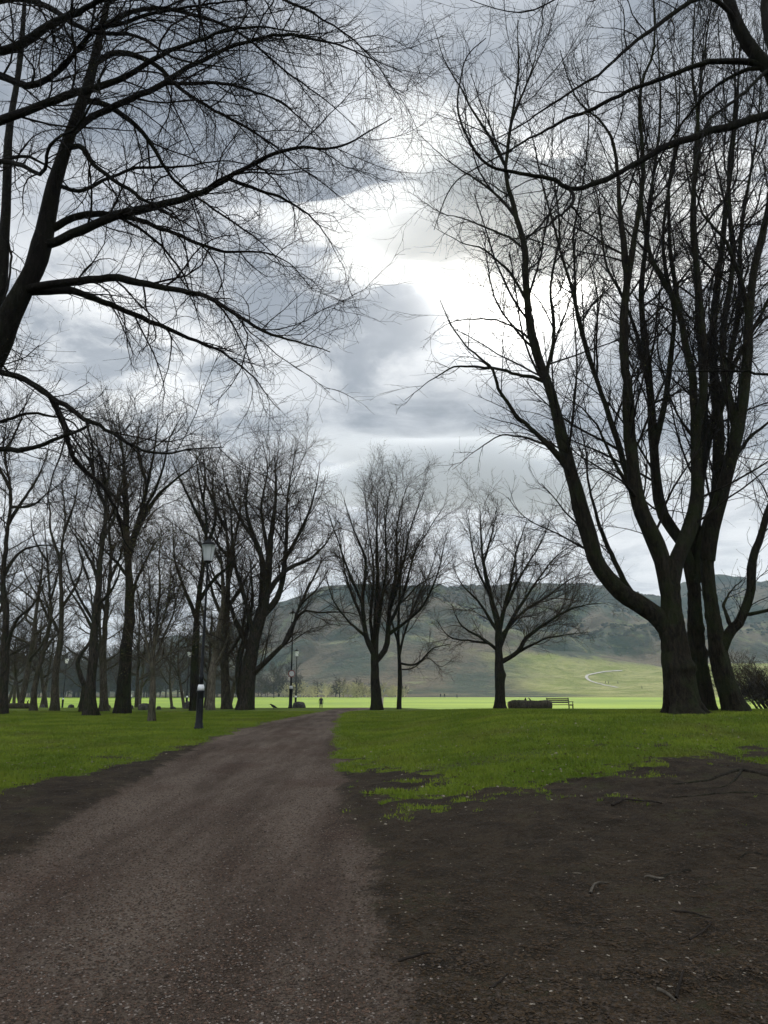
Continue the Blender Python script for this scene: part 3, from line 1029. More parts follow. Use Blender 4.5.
# ---- the beech reaching in from the left --------------------------------
Y = 10.0
org = foot(-95, Y)
rng = np.random.RandomState(14)
stem = [([(-95, 805), (-92, 780), (-88, 720), (-80, 640), (-66, 540), (-45, 450), (-18, 385), (0, 345), (24, 298), (42, 262), (49, 229), (57, 187), (68, 151), (78, 122), (91, 85), (101, 40), (109, 0), (114, -60)], 27, 4.2, 0.8),
        ([(-60, 520), (-40, 430), (-14, 360), (2, 290), (7, 220), (10, 140), (20, 60), (25, -10), (30, -90)], 11, 3, 2.5)]
limbs = [
    ([(47, 252), (60, 249), (83, 237), (120, 224), (172, 208), (208, 195), (234, 180), (260, 164), (297, 151), (338, 148), (372, 130), (392, 118)], 5.6, .9, -1.6),
    ([(52, 232), (62, 227), (83, 217), (110, 216), (146, 221), (187, 234), (224, 250), (260, 251), (291, 262), (314, 292)], 4.2, .7, .8),
    ([(28, 290), (46, 285), (73, 281), (115, 281), (156, 289), (198, 299), (234, 318), (276, 340), (330, 352)], 5.2, .8, -1.8),
    ([(30, 290), (50, 290), (78, 291), (120, 305), (156, 318), (198, 333), (229, 349), (258, 375), (280, 410)], 4.8, .7, 1.0),
    ([(-60, 360), (-20, 366), (0, 372), (23, 378), (52, 401), (83, 419), (120, 440), (151, 453), (187, 450), (224, 447)], 4.2, .7, -1.5),
    ([(-70, 445), (-30, 442), (0, 440), (31, 440), (62, 432), (86, 427)], 4.6, 2.2, -1.0),
    ([(-40, 428), (0, 424), (18, 419), (45, 420), (70, 428), (88, 446), (110, 470)], 2.2, .7, 0.5),
    ([(46, 398), (58, 420), (66, 446), (78, 469), (104, 495), (118, 520), (126, 545), (146, 560)], 3.0, .6, .8),
    ([(-40, 135), (0, 121), (31, 109), (68, 94), (104, 80), (156, 52), (200, 35), (250, 25), (300, 32)], 6.0, .9, -2.2),
    ([(-50, 62), (0, 50), (31, 36), (57, 20), (88, 8), (130, -16)], 6.5, 3.0, -2.0),
    ([(-40, 90), (-5, 76), (30, 88), (60, 70), (90, 40), (128, 28), (180, 14), (250, 0)], 4.5, 1.2, -1.4),
    ([(74, 138), (95, 120), (120, 108), (172, 84), (219, 57), (255, 42), (292, 36), (338, 44), (372, 58), (402, 72)], 4.6, .8, -.8),
    ([(63, 150), (80, 150), (94, 167), (120, 185), (150, 205), (182, 222), (213, 240)], 3.4, .7, -1.4),
    ([(85, 105), (110, 110), (135, 128), (156, 151), (182, 182), (219, 208), (262, 240), (290, 275)], 3.6, .7, .6),
    ([(98, 60), (120, 50), (156, 60), (195, 92), (230, 112), (276, 140), (312, 170), (345, 200)], 3.6, .7, 1.2),
    ([(104, 28), (140, 10), (190, 12), (240, 30), (290, 70), (330, 100), (360, 130)], 3.4, .7, 2.0),
    ([(109, 0), (150, -20), (210, -24), (270, -8), (330, 20), (375, 60), (398, 100)], 3.4, .7, -.5),
    ([(60, 182), (84, 190), (110, 178), (140, 168), (180, 165), (230, 160), (280, 175)], 2.8, .6, 2.0),
    ([(-10, 160), (20, 166), (44, 178), (50, 150), (75, 130), (95, 98)], 3.0, 1.5, -2.0),
    ([(-20, 5), (20, -2), (55, 10), (95, 34), (140, 40), (180, 62), (235, 70)], 4.2, .9, -2.0),
    ([(172, 84), (200, 85), (235, 88), (280, 105), (310, 128), (342, 170)], 2.4, .5, .8),
    ([(234, 180), (262, 190), (290, 200), (318, 225), (340, 262)], 2.0, .5, .8),
    ([(120, 224), (150, 238), (172, 262), (190, 300), (204, 340)], 2.0, .5, .5),
    ([(-4, 230), (8, 262), (4, 300), (10, 340), (26, 362)], 1.8, .5, -1.0),
    ([(-60, 200), (-25, 180), (10, 158), (45, 165), (84, 205)], 4, 1, 2.5),
]
LV_BEECH = [dict(per_m=2.9, ang=40, angsd=14, ratio=.34, tap=.1, lmin=.5, lmax=1.9, t=(.12, .995), n=8, wan=.19, trop=-.02, k=5, rmin=.0055, rk=.0062, rr=.55, cmin=5, flat=.8),
            dict(per_m=6.0, ang=42, angsd=16, ratio=.46, tap=.2, lmin=.28, lmax=.95, t=(.06, 1), n=6, wan=.24, trop=-.012, k=4, rmin=.0036, rk=.0045, also=.4),
            dict(per_m=7.5, ang=46, angsd=18, ratio=.5, tap=.2, lmin=.12, lmax=.5, t=(.06, 1), n=4, wan=.26, trop=0, k=3, rmin=.0022, rk=.0026, also=.35, tip=.7)]
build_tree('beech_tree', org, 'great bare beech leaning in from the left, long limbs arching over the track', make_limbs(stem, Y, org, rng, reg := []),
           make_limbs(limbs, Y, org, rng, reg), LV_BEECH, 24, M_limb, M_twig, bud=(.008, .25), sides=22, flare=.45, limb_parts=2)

# ---- the tree whose boughs hang in at the upper right ---------------------
Y = 9.0
org = foot(905, Y)
rng = np.random.RandomState(15)
stem = [([(905, 812), (902, 780), (895, 700), (886, 600), (872, 480), (852, 350), (835, 240), (812, 140), (790, 90), (764, 62), (746, 40), (733, 12), (722, -30), (715, -90)], 26, 8, 0),
        ([(835, 240), (822, 150), (798, 90), (775, 48), (766, 10), (768, -40)], 14, 8, 1)]
limbs = [
    ([(835, 118), (800, 108), (768, 118), (740, 127), (713, 136), (673, 152), (632, 169), (597, 179), (572, 184), (552, 174), (516, 167), (491, 162), (468, 136), (458, 106), (460, 78), (468, 54), (486, 38)], 5.5, .8, -.5),
    ([(572, 184), (575, 192), (573, 200), (567, 207), (547, 220), (526, 234), (508, 240)], 2.0, .5, -.4),
    ([(571, 202), (577, 212), (582, 227), (576, 240), (572, 256)], 1.3, .5, .3),
    ([(766, 66), (744, 59), (703, 61), (663, 76), (622, 93), (582, 111), (547, 131), (511, 152), (481, 169), (456, 184), (446, 200), (441, 212), (434, 230)], 3.6, .7, .8),
    ([(745, 30), (728, 8), (703, -2), (668, 18), (632, 45), (597, 73), (552, 101), (506, 131), (470, 146)], 3.2, .6, -1.2),
    ([(768, 66), (744, 68), (725, 78), (708, 91), (683, 121), (663, 152), (648, 185), (630, 215)], 2.6, .6, 1.2),
    ([(830, 380), (790, 373), (768, 375), (730, 373), (687, 376), (650, 374), (628, 380)], 2.2, .6, .5),
    ([(772, 70), (758, 82), (738, 100), (712, 118), (700, 150), (692, 190)], 2.4, .6, -1.2),
    ([(735, 10), (700, -30), (640, -30), (580, -12), (520, 10), (470, 0)], 3.2, .7, .6),
    ([(760, 60), (790, 150), (770, 200), (735, 230), (700, 260)], 2.2, .6, 1.0),
]
LV_OVER = [dict(per_m=2.2, ang=46, angsd=14, ratio=.30, tap=.1, lmin=.3, lmax=1.1, t=(.12, .99), n=7, wan=.17, trop=.01, k=4, rmin=.0042, rk=.0052, rr=.5, cmin=3),
           dict(per_m=3.6, ang=42, angsd=14, ratio=.5, tap=.2, lmin=.18, lmax=.55, t=(.1, 1), n=5, wan=.19, trop=.02, k=3, rmin=.0027, rk=.0038, also=.3),
           dict(per_m=4.0, ang=42, angsd=14, ratio=.5, tap=.2, lmin=.1, lmax=.3, t=(.1, 1), n=3, wan=.2, trop=.02, k=3, rmin=.0021, rk=.0025, tip=.7)]
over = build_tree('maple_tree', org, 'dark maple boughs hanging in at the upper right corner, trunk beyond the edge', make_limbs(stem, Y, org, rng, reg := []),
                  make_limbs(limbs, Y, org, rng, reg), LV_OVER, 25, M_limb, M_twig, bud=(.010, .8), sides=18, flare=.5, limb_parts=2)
# its surface roots crossing the bare bank
for pts, r in (([(905, 812), (850, 792), (800, 780), (768, 776), (742, 772), (724, 776), (700, 781), (672, 784)], .055),
               ([(905, 812), (830, 800), (768, 793), (735, 792), (700, 796), (662, 798)], .03),
               ([(742, 772), (728, 786), (700, 790)], .02),
               ([(800, 868), (768, 858), (750, 856), (738, 860)], .02),
               ([(690, 868), (672, 871), (655, 880), (640, 884)], .013)):
    q = []
    for px, py in pts:
        h = ground_hit(px, py)
        q.append((h[0], h[1], h[2]))
    q = catmull(np.array(q), 30)
    rs = r * (1 - np.linspace(0, 1, 30) * .8)
    q[:, 2] = surf(q[:, 0], q[:, 1]) + rs * .2 + np.random.RandomState(3).normal(0, .004, 30)
    V, Q = limb_mesh(q - np.array(over.location), rs, 8, np.random.RandomState(5))
    mesh_np('root', V, Q, [M_bark], over)

# ---- the two trees in the middle and the small one beside ----------------
def traced(px, Y, stem, limbs, seed, label, h, bark=M_bark_g, twig=M_twig_l, dens=1.0, rmin=.009, name='bare_tree', group=None, bud=(.03, .35), flare=.3, sides=14):
    org = foot(px, Y)
    rng = np.random.RandomState(seed)
    reg = []
    st = make_limbs([(stem[0], stem[1] * .84, stem[2] * .8, stem[3])], Y, org, rng, reg)
    lb = make_limbs([(p, a * .8, b * .8, d) for p, a, b, d in limbs], Y, org, rng, reg)
    return build_tree(name, org, label, st, lb, upright_levels(h, dens, rmin), seed + 100, bark, twig, bud=bud, sides=sides, flare=flare, group=group, stem_twigs=True)


traced(377, 43, ([(377, 711), (376, 695), (375, 674), (375, 645), (377, 610), (379, 583), (377, 540), (378, 492)], 6.0, .8, 0), [
    ([(375, 658), (366, 636), (363, 599), (366, 561), (354, 530), (344, 500)], 3.6, .7, -2),
    ([(375, 660), (387, 644), (390, 606), (396, 568), (397, 525), (406, 488)], 3.8, .7, 1.5),
    ([(376, 648), (380, 610), (386, 565), (386, 520), (392, 482)], 2.8, .7, -2.5),
    ([(390, 625), (405, 591), (415, 553), (432, 525), (446, 503)], 2.4, .6, 2.5),
    ([(366, 624), (353, 595), (343, 561), (338, 525)], 2.2, .6, 2.5),
    ([(368, 640), (350, 622), (335, 600), (325, 572)], 1.8, .5, -2),
    ([(389, 635), (410, 620), (428, 600), (440, 570), (448, 530)], 2.2, .5, -2),
    ([(375, 655), (371, 620), (374, 575), (368, 530), (364, 490)], 2.6, .6, 3),
    ([(388, 610), (402, 570), (412, 530), (424, 492)], 2.2, .6, -3),
    ([(364, 600), (346, 565), (334, 530), (326, 506)], 2.0, .6, 0),
], 41, 'bare tree with a splayed brushy crown, left of the pair right of the track', 11.5, group='trees on the grassy brow', dens=1.2)

traced(399, 45, ([(399, 709), (399, 690), (399, 667), (398, 640), (399, 605), (401, 570), (404, 530)], 2.9, .7, 0), [
    ([(399, 664), (408, 665), (417, 663), (432, 650), (451, 644)], 1.6, .5, -1),
    ([(399, 655), (405, 630), (416, 600), (430, 570), (440, 540)], 1.6, .5, 1.5),
    ([(398, 645), (390, 615), (395, 585), (402, 550)], 1.5, .5, -1),
    ([(404, 605), (420, 585), (438, 575), (452, 560)], 1.2, .5, 1),
    ([(399, 668), (412, 668), (426, 660), (440, 668), (452, 660)], 1.0, .4, 2),
], 42, 'slim straight young tree close beside the splayed one, lowest bough drooping right', 9, dens=1.5, group='trees on the grassy brow')

traced(500, 42, ([(500, 711), (500, 695), (500, 674), (500, 650), (500, 625), (492, 590), (485, 560), (482, 530), (480, 504)], 6.4, .7, 0), [
    ([(500, 634), (506, 606), (513, 570), (517, 545), (527, 518)], 3.2, .6, -2),
    ([(501, 661), (519, 651), (530, 636), (557, 617), (582, 606), (606, 603)], 3.2, .5, -1.5),
    ([(500, 650), (511, 621), (530, 591), (553, 560), (578, 540)], 3.0, .5, 2),
    ([(499, 650), (481, 636), (462, 625), (452, 606)], 2.4, .5, -1.5),
    ([(497, 634), (481, 606), (464, 588), (452, 565)], 2.4, .5, 2),
    ([(494, 600), (478, 570), (470, 540), (466, 510)], 2.2, .5, -1),
    ([(502, 640), (525, 612), (546, 598), (570, 580), (592, 572)], 2.2, .5, 2.5),
    ([(506, 610), (522, 575), (540, 545), (552, 515)], 2.2, .5, -2),
    ([(515, 653), (540, 640), (562, 635), (590, 632)], 1.8, .5, 1.5),
    ([(486, 563), (495, 530), (498, 500)], 1.8, .5, 1.5),
    ([(490, 642), (470, 640), (450, 636), (436, 620)], 1.8, .5, 2),
], 43, 'wide rounded bare tree standing alone beside the fallen log', 10.5, dens=1.4, group='trees on the grassy brow')

# ---- grove on the left ---------------------------------------------------
GR = 'bare trees of the grove left of the track'
traced(244, 44, ([(244, 713), (246, 700), (248, 675), (253, 645), (262, 610), (267, 589), (271, 550), (276, 500), (275, 455)], 10.2, 1.0, 0), [
    ([(263, 610), (264, 561), (255, 536), (247, 504), (250, 462)], 5.4, .8, -2),
    ([(267, 595), (286, 570), (311, 556), (328, 540), (338, 520)], 4.0, .7, 1.5),
    ([(261, 620), (280, 595), (287, 550), (289, 498), (296, 450)], 4.6, .8, 2.5),
    ([(252, 687), (258, 676), (271, 661), (289, 639), (299, 607), (315, 590), (328, 570)], 3.6, .7, -1.5),
    ([(274, 640), (299, 612), (321, 611), (349, 612), (364, 618)], 2.4, .6, -2),
    ([(252, 655), (238, 628), (226, 600), (214, 580), (205, 550)], 4.0, .7, 1.0),
    ([(256, 640), (246, 600), (236, 560), (232, 515), (226, 478)], 3.6, .7, -2.5),
    ([(287, 560), (300, 530), (312, 495), (320, 462)], 2.6, .6, -1.5),
    ([(270, 560), (262, 510), (268, 470), (262, 440)], 2.8, .6, 3),
    ([(256, 537), (240, 515), (228, 490), (222, 460)], 2.6, .6, 2),
    ([(300, 608), (312, 580), (324, 560), (340, 556)], 2.0, .5, 2),
    ([(240, 712), (238, 690), (238, 660), (246, 630), (252, 596), (250, 560)], 5.4, 1.2, .6),
], 51, 'largest tree of the left grove, thick twin stem close to the track, domed crown', 17, bark=M_bark, dens=1.15, group=GR, sides=18, flare=.35)

traced(226, 46, ([(227, 712), (226, 695), (224, 657), (226, 620), (227, 570), (224, 523), (216, 480)], 5.8, .8, 0), [
    ([(224, 535), (211, 500), (202, 476), (195, 450)], 2.6, .6, -2),
    ([(227, 607), (240, 590), (252, 571), (268, 552)], 2.8, .6, 2),
    ([(226, 575), (233, 545), (239, 510), (240, 470)], 2.6, .6, 1),
    ([(225, 630), (214, 600), (205, 560), (196, 525)], 2.6, .6, 2),
    ([(225, 560), (212, 540), (200, 520), (186, 505)], 2.2, .6, -2),
    ([(226, 660), (240, 636), (246, 600), (252, 560)], 2.4, .6, -2),
], 52, 'straight slim dark trunk just left of the twin-stemmed grove tree', 15, bark=M_bark_mid, dens=1.1, group=GR)

traced(211, 44, ([(210, 712), (211, 700), (213, 670), (217, 640), (222, 600), (220, 560), (212, 520)], 5.2, 1.0, 0), [
    ([(216, 650), (206, 630), (200, 600), (190, 570)], 2.4, .6, -1),
    ([(221, 600), (232, 570), (236, 530), (244, 500)], 2.4, .6, 2),
    ([(218, 560), (204, 530), (198, 500), (190, 470)], 2.2, .6, 1),
    ([(213, 670), (224, 650), (232, 625), (244, 600)], 2, .5, -2),
], 53, 'knobbly short trunk showing right behind the near lamp post', 14, bark=M_bark_pale, dens=1.0, group=GR)

traced(194, 42, ([(194, 713), (195, 690), (197, 640), (200, 600), (205, 560), (208, 520), (200, 480), (196, 450)], 5.4, .9, 0), [
    ([(200, 600), (214, 578), (230, 562), (246, 540)], 3.0, .6, -1),
    ([(198, 620), (186, 590), (176, 560), (172, 520)], 3.0, .6, 1.5),
    ([(206, 550), (216, 520), (214, 480), (222, 450)], 2.6, .6, 2),
    ([(206, 535), (192, 505), (180, 480), (170, 455)], 2.6, .6, -2),
    ([(203, 500), (206, 470), (200, 440)], 1.8, .5, 1),
], 54, 'thick mossy trunk immediately left of the near lamp post', 16, bark=M_bark_g, dens=1.15, group=GR)

traced(124, 37, ([(123, 715), (123, 700), (125, 652), (128, 610), (128, 570), (126, 545), (124, 500), (122, 450), (118, 415)], 8.4, 1.0, 0), [
    ([(128, 562), (139, 516), (146, 483), (153, 450), (158, 415)], 4.4, .7, -1.5),
    ([(129, 548), (149, 505), (172, 482), (192, 466), (204, 448)], 3.8, .7, 1.5),
    ([(125, 545), (126, 493), (123, 455), (113, 420)], 3.6, .7, 2.0),
    ([(124, 540), (110, 500), (102, 466), (94, 426)], 3.6, .7, -2),
    ([(123, 510), (104, 486), (86, 470), (70, 450)], 2.6, .6, 1.5),
    ([(127, 600), (140, 570), (152, 548), (168, 530)], 2.4, .6, -2),
    ([(140, 515), (160, 480), (170, 440), (182, 415)], 2.4, .6, -1),
    ([(126, 580), (112, 556), (96, 540), (82, 520)], 2.2, .6, 2.5),
    ([(146, 483), (138, 450), (142, 410)], 2.2, .6, 1),
], 55, 'tall straight grove tree with the thickest pale green trunk, crown of crooked boughs', 17, bark=M_bark_g, dens=1.15, group=GR, sides=16)

traced(90, 34, ([(90, 717), (90, 705), (93, 660), (97, 620), (101, 580), (105, 533), (106, 500), (110, 460), (112, 420)], 6.4, .9, 0), [
    ([(101, 580), (90, 556), (80, 540), (66, 520)], 2.6, .6, -1),
    ([(104, 540), (118, 510), (124, 480), (134, 450)], 2.6, .6, 1.5),
    ([(106, 505), (94, 480), (88, 450), (80, 420)], 2.4, .6, 1.5),
    ([(98, 610), (112, 590), (122, 560), (136, 545)], 2.2, .6, -1.5),
    ([(96, 630), (82, 606), (70, 590), (58, 566)], 2.2, .6, 1.5),
], 56, 'rough black trunk with a spreading foot, nearest of the thick grove trees', 14, bark=M_bark, dens=1.15, group=GR, flare=.7)

traced(103, 40, ([(104, 712), (104, 690), (105, 650), (108, 610), (112, 570), (110, 520), (102, 480)], 4.6, .8, 0), [
    ([(108, 620), (98, 590), (92, 550), (84, 520)], 2, .5, 1), ([(111, 580), (122, 550), (126, 515), (136, 490)], 2, .5, -1),
    ([(110, 525), (118, 490), (116, 455)], 1.8, .5, 1)],
    57, 'narrow dark trunk wedged between the black one and the pale green one', 14, bark=M_bark_mid, group=GR)

traced(84, 39, ([(82, 712), (83, 700), (84, 686), (81, 674), (78, 662), (83, 650), (90, 638), (92, 610), (86, 570)], 3.6, .8, 0), [
    ([(90, 638), (98, 600), (96, 560), (104, 520)], 2, .5, 1), ([(88, 620), (74, 590), (66, 555), (58, 530)], 2, .5, -1),
    ([(87, 580), (78, 545), (76, 510)], 1.6, .5, 1)],
    58, 'small crooked trunk bent like an elbow behind the rough black one', 11, bark=M_bark, group=GR)

traced(55, 40, ([(55, 711), (55, 695), (57, 670), (61, 640), (63, 600), (62, 560), (66, 520), (62, 480)], 4.6, .8, 0), [
    ([(61, 640), (50, 612), (40, 585), (30, 560)], 2, .5, -1), ([(63, 610), (76, 585), (84, 556), (96, 540)], 2.2, .5, 1),
    ([(63, 560), (52, 530), (50, 500), (42, 470)], 2, .5, 1), ([(65, 530), (76, 500), (80, 470)], 1.8, .5, -1)],
    59, 'slender straight trunk between the curved young tree and the crooked one', 13, bark=M_bark_mid, group=GR)

traced(34, 41, ([(33, 709), (34, 695), (37, 675), (43, 655), (48, 630), (50, 600), (46, 560), (44, 520)], 3.4, .7, 0), [
    ([(43, 655), (52, 640), (66, 628), (78, 610)], 1.8, .5, -1), ([(49, 625), (40, 600), (28, 580), (20, 555)], 1.8, .5, 1),
    ([(50, 600), (60, 570), (64, 540)], 1.7, .5, 1), ([(46, 565), (34, 540), (30, 510)], 1.6, .5, -1)],
    60, 'young tree with a trunk curving to the right near the left edge', 11, bark=M_bark_mid, group=GR)

traced(3, 36, ([(2, 713), (3, 700), (5, 660), (6, 610), (4, 570), (8, 530), (11, 490), (4, 450), (8, 410)], 5.4, .8, 0), [
    ([(5, 650), (18, 622), (32, 608), (44, 588)], 2.8, .6, -1), ([(4, 575), (20, 552), (44, 545), (66, 550)], 2.6, .6, 1.5),
    ([(9, 520), (24, 495), (40, 470), (50, 440)], 2.6, .6, 1), ([(6, 610), (-10, 580), (-22, 540), (-30, 500)], 3, .6, -1),
    ([(10, 490), (-4, 460), (-20, 430)], 2.4, .6, 1), ([(9, 505), (30, 505), (50, 492), (68, 478)], 2.0, .5, -2),
    ([(6, 455), (20, 425), (28, 395)], 2.0, .5, -1)],
    61, 'grove tree standing on the very left edge, boughs kinking to the right', 15, bark=M_bark, dens=1.15, group=GR)

traced(152, 29, ([(152, 722), (152, 712), (153, 690), (154, 662), (156, 630), (160, 595), (158, 560), (162, 528)], 4.0, .6, 0), [
    ([(153, 664), (146, 640), (141, 610), (136, 580), (138, 550)], 1.7, .4, -1), ([(154, 662), (164, 640), (174, 612), (182, 582), (190, 560)], 1.8, .4, 1),
    ([(154, 655), (160, 630), (168, 600), (172, 565), (178, 535)], 1.6, .4, -1), ([(154, 660), (150, 625), (150, 590), (146, 555)], 1.6, .4, 1.4),
    ([(153, 668), (138, 652), (126, 632), (120, 612)], 1.3, .4, .8), ([(154, 668), (170, 655), (188, 640), (200, 625)], 1.3, .4, -.8)],
    62, 'small young pale-stemmed tree, nearest of the grove, fan of thin upright boughs', 7.5, bark=M_bark_young, dens=2.3, rmin=.006, group=GR)

# further trees filling the grove: two procedural habits, copied
protos = []
for k, (h, r, n, lean, cv) in enumerate([(13.5, .18, 12, (.09, 0), .35), (11.5, .15, 12, (-.12, .03), -.4), (15, .21, 13, (.0, .04), .1)]):
    rng = np.random.RandomState(70 + k)
    st, lb = procedural_limbs(rng, h, r, n, lean, fork=.28, spread=.75, curve=cv)
    org = np.array([(-34.0, 58, 0), (-27.0, 62, 0), (-40.0, 66, 0)][k])
    org[2] = gz(org[0], org[1]) - .05
    protos.append(build_tree('bare_tree', org, ['leaning', 'low forked', 'tall'][k] + ' slim bare tree standing in the back rows of the left grove',
                             st, lb, upright_levels(h, 1.1, .009), 170 + k, M_bark_mid, M_twig_l, bud=(.03, .25), group='back rows of the grove', sides=10, flare=.2))
rng = np.random.RandomState(5)
spots = [(-24, 51, 0), (-20.5, 57, 1), (-36, 56, 2), (-13, 64, 1), (-44, 61, 0), (-31, 70, 1), (-22, 69, 2), (-38, 74, 0), (-27, 78, 1),
         (-18, 78, 2), (-48, 74, 2), (-14.5, 72, 0), (-34, 86, 1), (-52, 84, 1), (-24, 88, 0), (-43, 90, 2), (-12, 52, 1), (-33.5, 47, 0), (-29, 56, 2), (-17, 66, 1), (-30, 64, 1), (-40, 82, 1), (-48, 92, 0), (-30, 95, 2), (-19, 95, 1), (-58, 92, 2)]
MARKS = [(3, 'the tree on the left edge'), (34, 'the curving young tree'), (55, 'the slender straight trunk'), (84, 'the crooked elbow trunk'), (105, 'the narrow wedged trunk'),
         (124, 'the thick pale green trunk'), (152, 'the small pale-stemmed tree'), (175, 'the flat boulder'), (200, 'the near lamp post'), (226, 'the straight slim dark trunk'),
         (248, 'the twin-stemmed tree'), (273, 'the crow'), (292, 'the post with the round sign'), (321, 'the walking person'), (345, 'the end of the track'),
         (377, 'the splayed tree'), (399, 'the slim straight tree')]


def where(x, y):
    px = 384 + F * x / (y * math.cos(PITCH))
    m = min(MARKS, key=lambda q: abs(q[0] - px))
    d = px - m[0]
    return ('behind ' if abs(d) < 4 else 'just left of ' if d < 0 else 'just right of ') + m[1]


HABIT = ['leaning', 'low forked', 'tall']
for k, o in enumerate(protos):
    o['label'] = '%s slim bare tree, %s row, %s' % (HABIT[k], 'middle', where(o.location.x, o.location.y))
for x, y, k in spots:
    if 384 + F * x / y < -35:
        continue
    row = 'front' if y < 55 else 'middle' if y < 70 else 'rear' if y < 85 else 'rearmost'
    duplicate(protos[k], (x, y, gz(x, y) - .05), rng.uniform(0, 6.28), rng.uniform(.78, 1.08),
              '%s slim bare tree, %s row, %s' % (HABIT[k], row, where(x, y)), 'back rows of the grove')

# ---- low bare thicket at the right edge ------------------------------------
rng = np.random.RandomState(81)
org = np.array((at(772, 700, 60)[0], 60.0, 0))
org[2] = gz(org[0], org[1]) - .1
stl, lbl = [], []
for k in range(46):
    a = rng.uniform(0, 6.28)
    L = rng.uniform(3.6, 6.2)
    q = [np.array((math.cos(a) * rng.uniform(0, 1.2), math.sin(a) * rng.uniform(0, 1.0), 0))]
    d = np.array((math.cos(a) * .6, math.sin(a) * .6, 1.0))
    for i in range(6):
        d = d / np.linalg.norm(d)
        q.append(q[-1] + d * L / 6)
        d = d + rng.normal(0, .18, 3) + np.array((math.cos(a) * .10, math.sin(a) * .10, -.02))
    (stl if k < 3 else lbl).append((catmull(np.array(q), 10), .045 * (1 - np.linspace(0, 1, 10) * .75)))
build_tree('thicket', org, 'low dense brown bare bush at the right edge behind the trio of trunks', stl, lbl,
           [dict(per_m=5, ang=38, ratio=.45, lmin=.4, lmax=1.8, n=6, wan=.14, trop=-.02, k=3, rmin=.012, rk=.008, cmin=5),
            dict(per_m=7, ang=38, ratio=.5, lmin=.3, lmax=1.0, n=4, wan=.15, trop=-.03, k=3, rmin=.010, rk=.006, tip=.6)],
           182, M_bark, M_twig_l, sides=6, flare=0, bud=None)['category'] = 'bush'

# ---- bare scrub and trees along the foot of the hill -----------------------
far = []
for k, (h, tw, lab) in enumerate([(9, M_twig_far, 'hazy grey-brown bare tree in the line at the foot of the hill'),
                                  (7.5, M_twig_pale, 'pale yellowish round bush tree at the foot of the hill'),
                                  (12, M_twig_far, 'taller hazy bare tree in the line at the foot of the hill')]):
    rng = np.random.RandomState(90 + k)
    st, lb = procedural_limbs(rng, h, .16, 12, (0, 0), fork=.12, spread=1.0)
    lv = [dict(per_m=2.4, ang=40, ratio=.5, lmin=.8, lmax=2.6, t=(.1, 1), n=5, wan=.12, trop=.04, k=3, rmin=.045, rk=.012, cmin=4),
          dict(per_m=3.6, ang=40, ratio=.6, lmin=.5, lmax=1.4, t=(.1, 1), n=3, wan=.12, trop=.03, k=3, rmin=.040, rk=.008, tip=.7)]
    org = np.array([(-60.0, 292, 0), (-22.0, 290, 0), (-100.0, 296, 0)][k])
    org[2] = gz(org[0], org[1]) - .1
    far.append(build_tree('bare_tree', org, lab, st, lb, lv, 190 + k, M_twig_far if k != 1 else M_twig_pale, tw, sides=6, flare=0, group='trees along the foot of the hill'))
rng = np.random.RandomState(6)
for i in range(190):
    px = rng.uniform(-30, 300) if i < 140 else rng.uniform(285, 405)
    y = rng.uniform(288, 345) if i < 140 else rng.uniform(284, 330)
    x = (px - 384) / F * y
    k = (0 if rng.random() < .55 else 2) if i < 140 else (1 if rng.random() < .75 else 0)
    s = rng.uniform(.7, 1.15) * ((1.9 if px < 210 else 1.3) if i < 140 else (1.0 if px < 385 else .75))
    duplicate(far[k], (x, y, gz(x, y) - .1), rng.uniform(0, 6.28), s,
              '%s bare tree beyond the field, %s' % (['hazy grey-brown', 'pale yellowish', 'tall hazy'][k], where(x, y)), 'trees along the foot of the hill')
for k, o in enumerate(far):
    o['label'] = '%s bare tree beyond the field, %s' % (['hazy grey-brown', 'pale yellowish', 'tall hazy'][k], where(o.location.x, o.location.y))

# ------------------------------------------------------------------ hillside track and scrub
def drape(name, pts, width, mat, lift=.25):
    hh = np.array([ground_hit(*p) for p in pts])
    c = catmull(hh, 60)[:, :2]
    t = np.gradient(c, axis=0)
    t /= np.linalg.norm(t, axis=1, keepdims=True) + 1e-9
    nrm = np.stack([-t[:, 1], t[:, 0]], 1)
    rows = []
    for o_ in (-.5, 0, .5):
        q = c + nrm * width * o_
        rows.append(np.column_stack([q, zg(q[:, 0], q[:, 1]) + lift]))
    V = np.stack(rows, 1).reshape(-1, 3)
    i = np.arange(180).reshape(60, 3)
    Q = np.stack([i[:-1, :-1], i[:-1, 1:], i[1:, 1:], i[1:, :-1]], -1).reshape(-1, 4)
    o = mesh_np(name, V, Q, [mat])
    o['kind'] = 'structure'
    return o


M_track = plain('pale_gravel', (0.36, 0.34, 0.29), 0.9, .1, .3, .15)
drape('track', [(618, 688), (604, 685.3), (597, 683.5), (590, 681), (586.5, 678), (588, 675.5), (595, 673.8), (606, 672), (622, 671)], 1.7, M_track, .3)

rng = np.random.RandomState(9)
M_scrub = plain('scrub', (0.040, 0.038, 0.020), 0.95, .05, .08, .55)


def lumps(centres, size, rng, seg=7, rings=4, squash=.7):
    th = np.arange(seg) / seg * 2 * math.pi
    ph = np.linspace(-.5, 1.45, rings)
    T, Pp = np.meshgrid(th, ph)
    base = np.stack([np.cos(Pp) * np.cos(T), np.cos(Pp) * np.sin(T), np.sin(Pp) * squash], -1).reshape(-1, 3)
    M = len(centres)
    V = centres[:, None, :] + base[None] * size[:, None, None] * (1 + rng.normal(0, .22, (M, len(base), 1)))
    i = np.arange(seg * rings).reshape(rings, seg)
    j = np.roll(i, -1, 1)
    q = np.stack([i[:-1], j[:-1], j[1:], i[1:]], -1).reshape(-1, 4)
    Q = (q[None] + (np.arange(M) * seg * rings)[:, None, None]).reshape(-1, 4)
    return V.reshape(-1, 3), Q


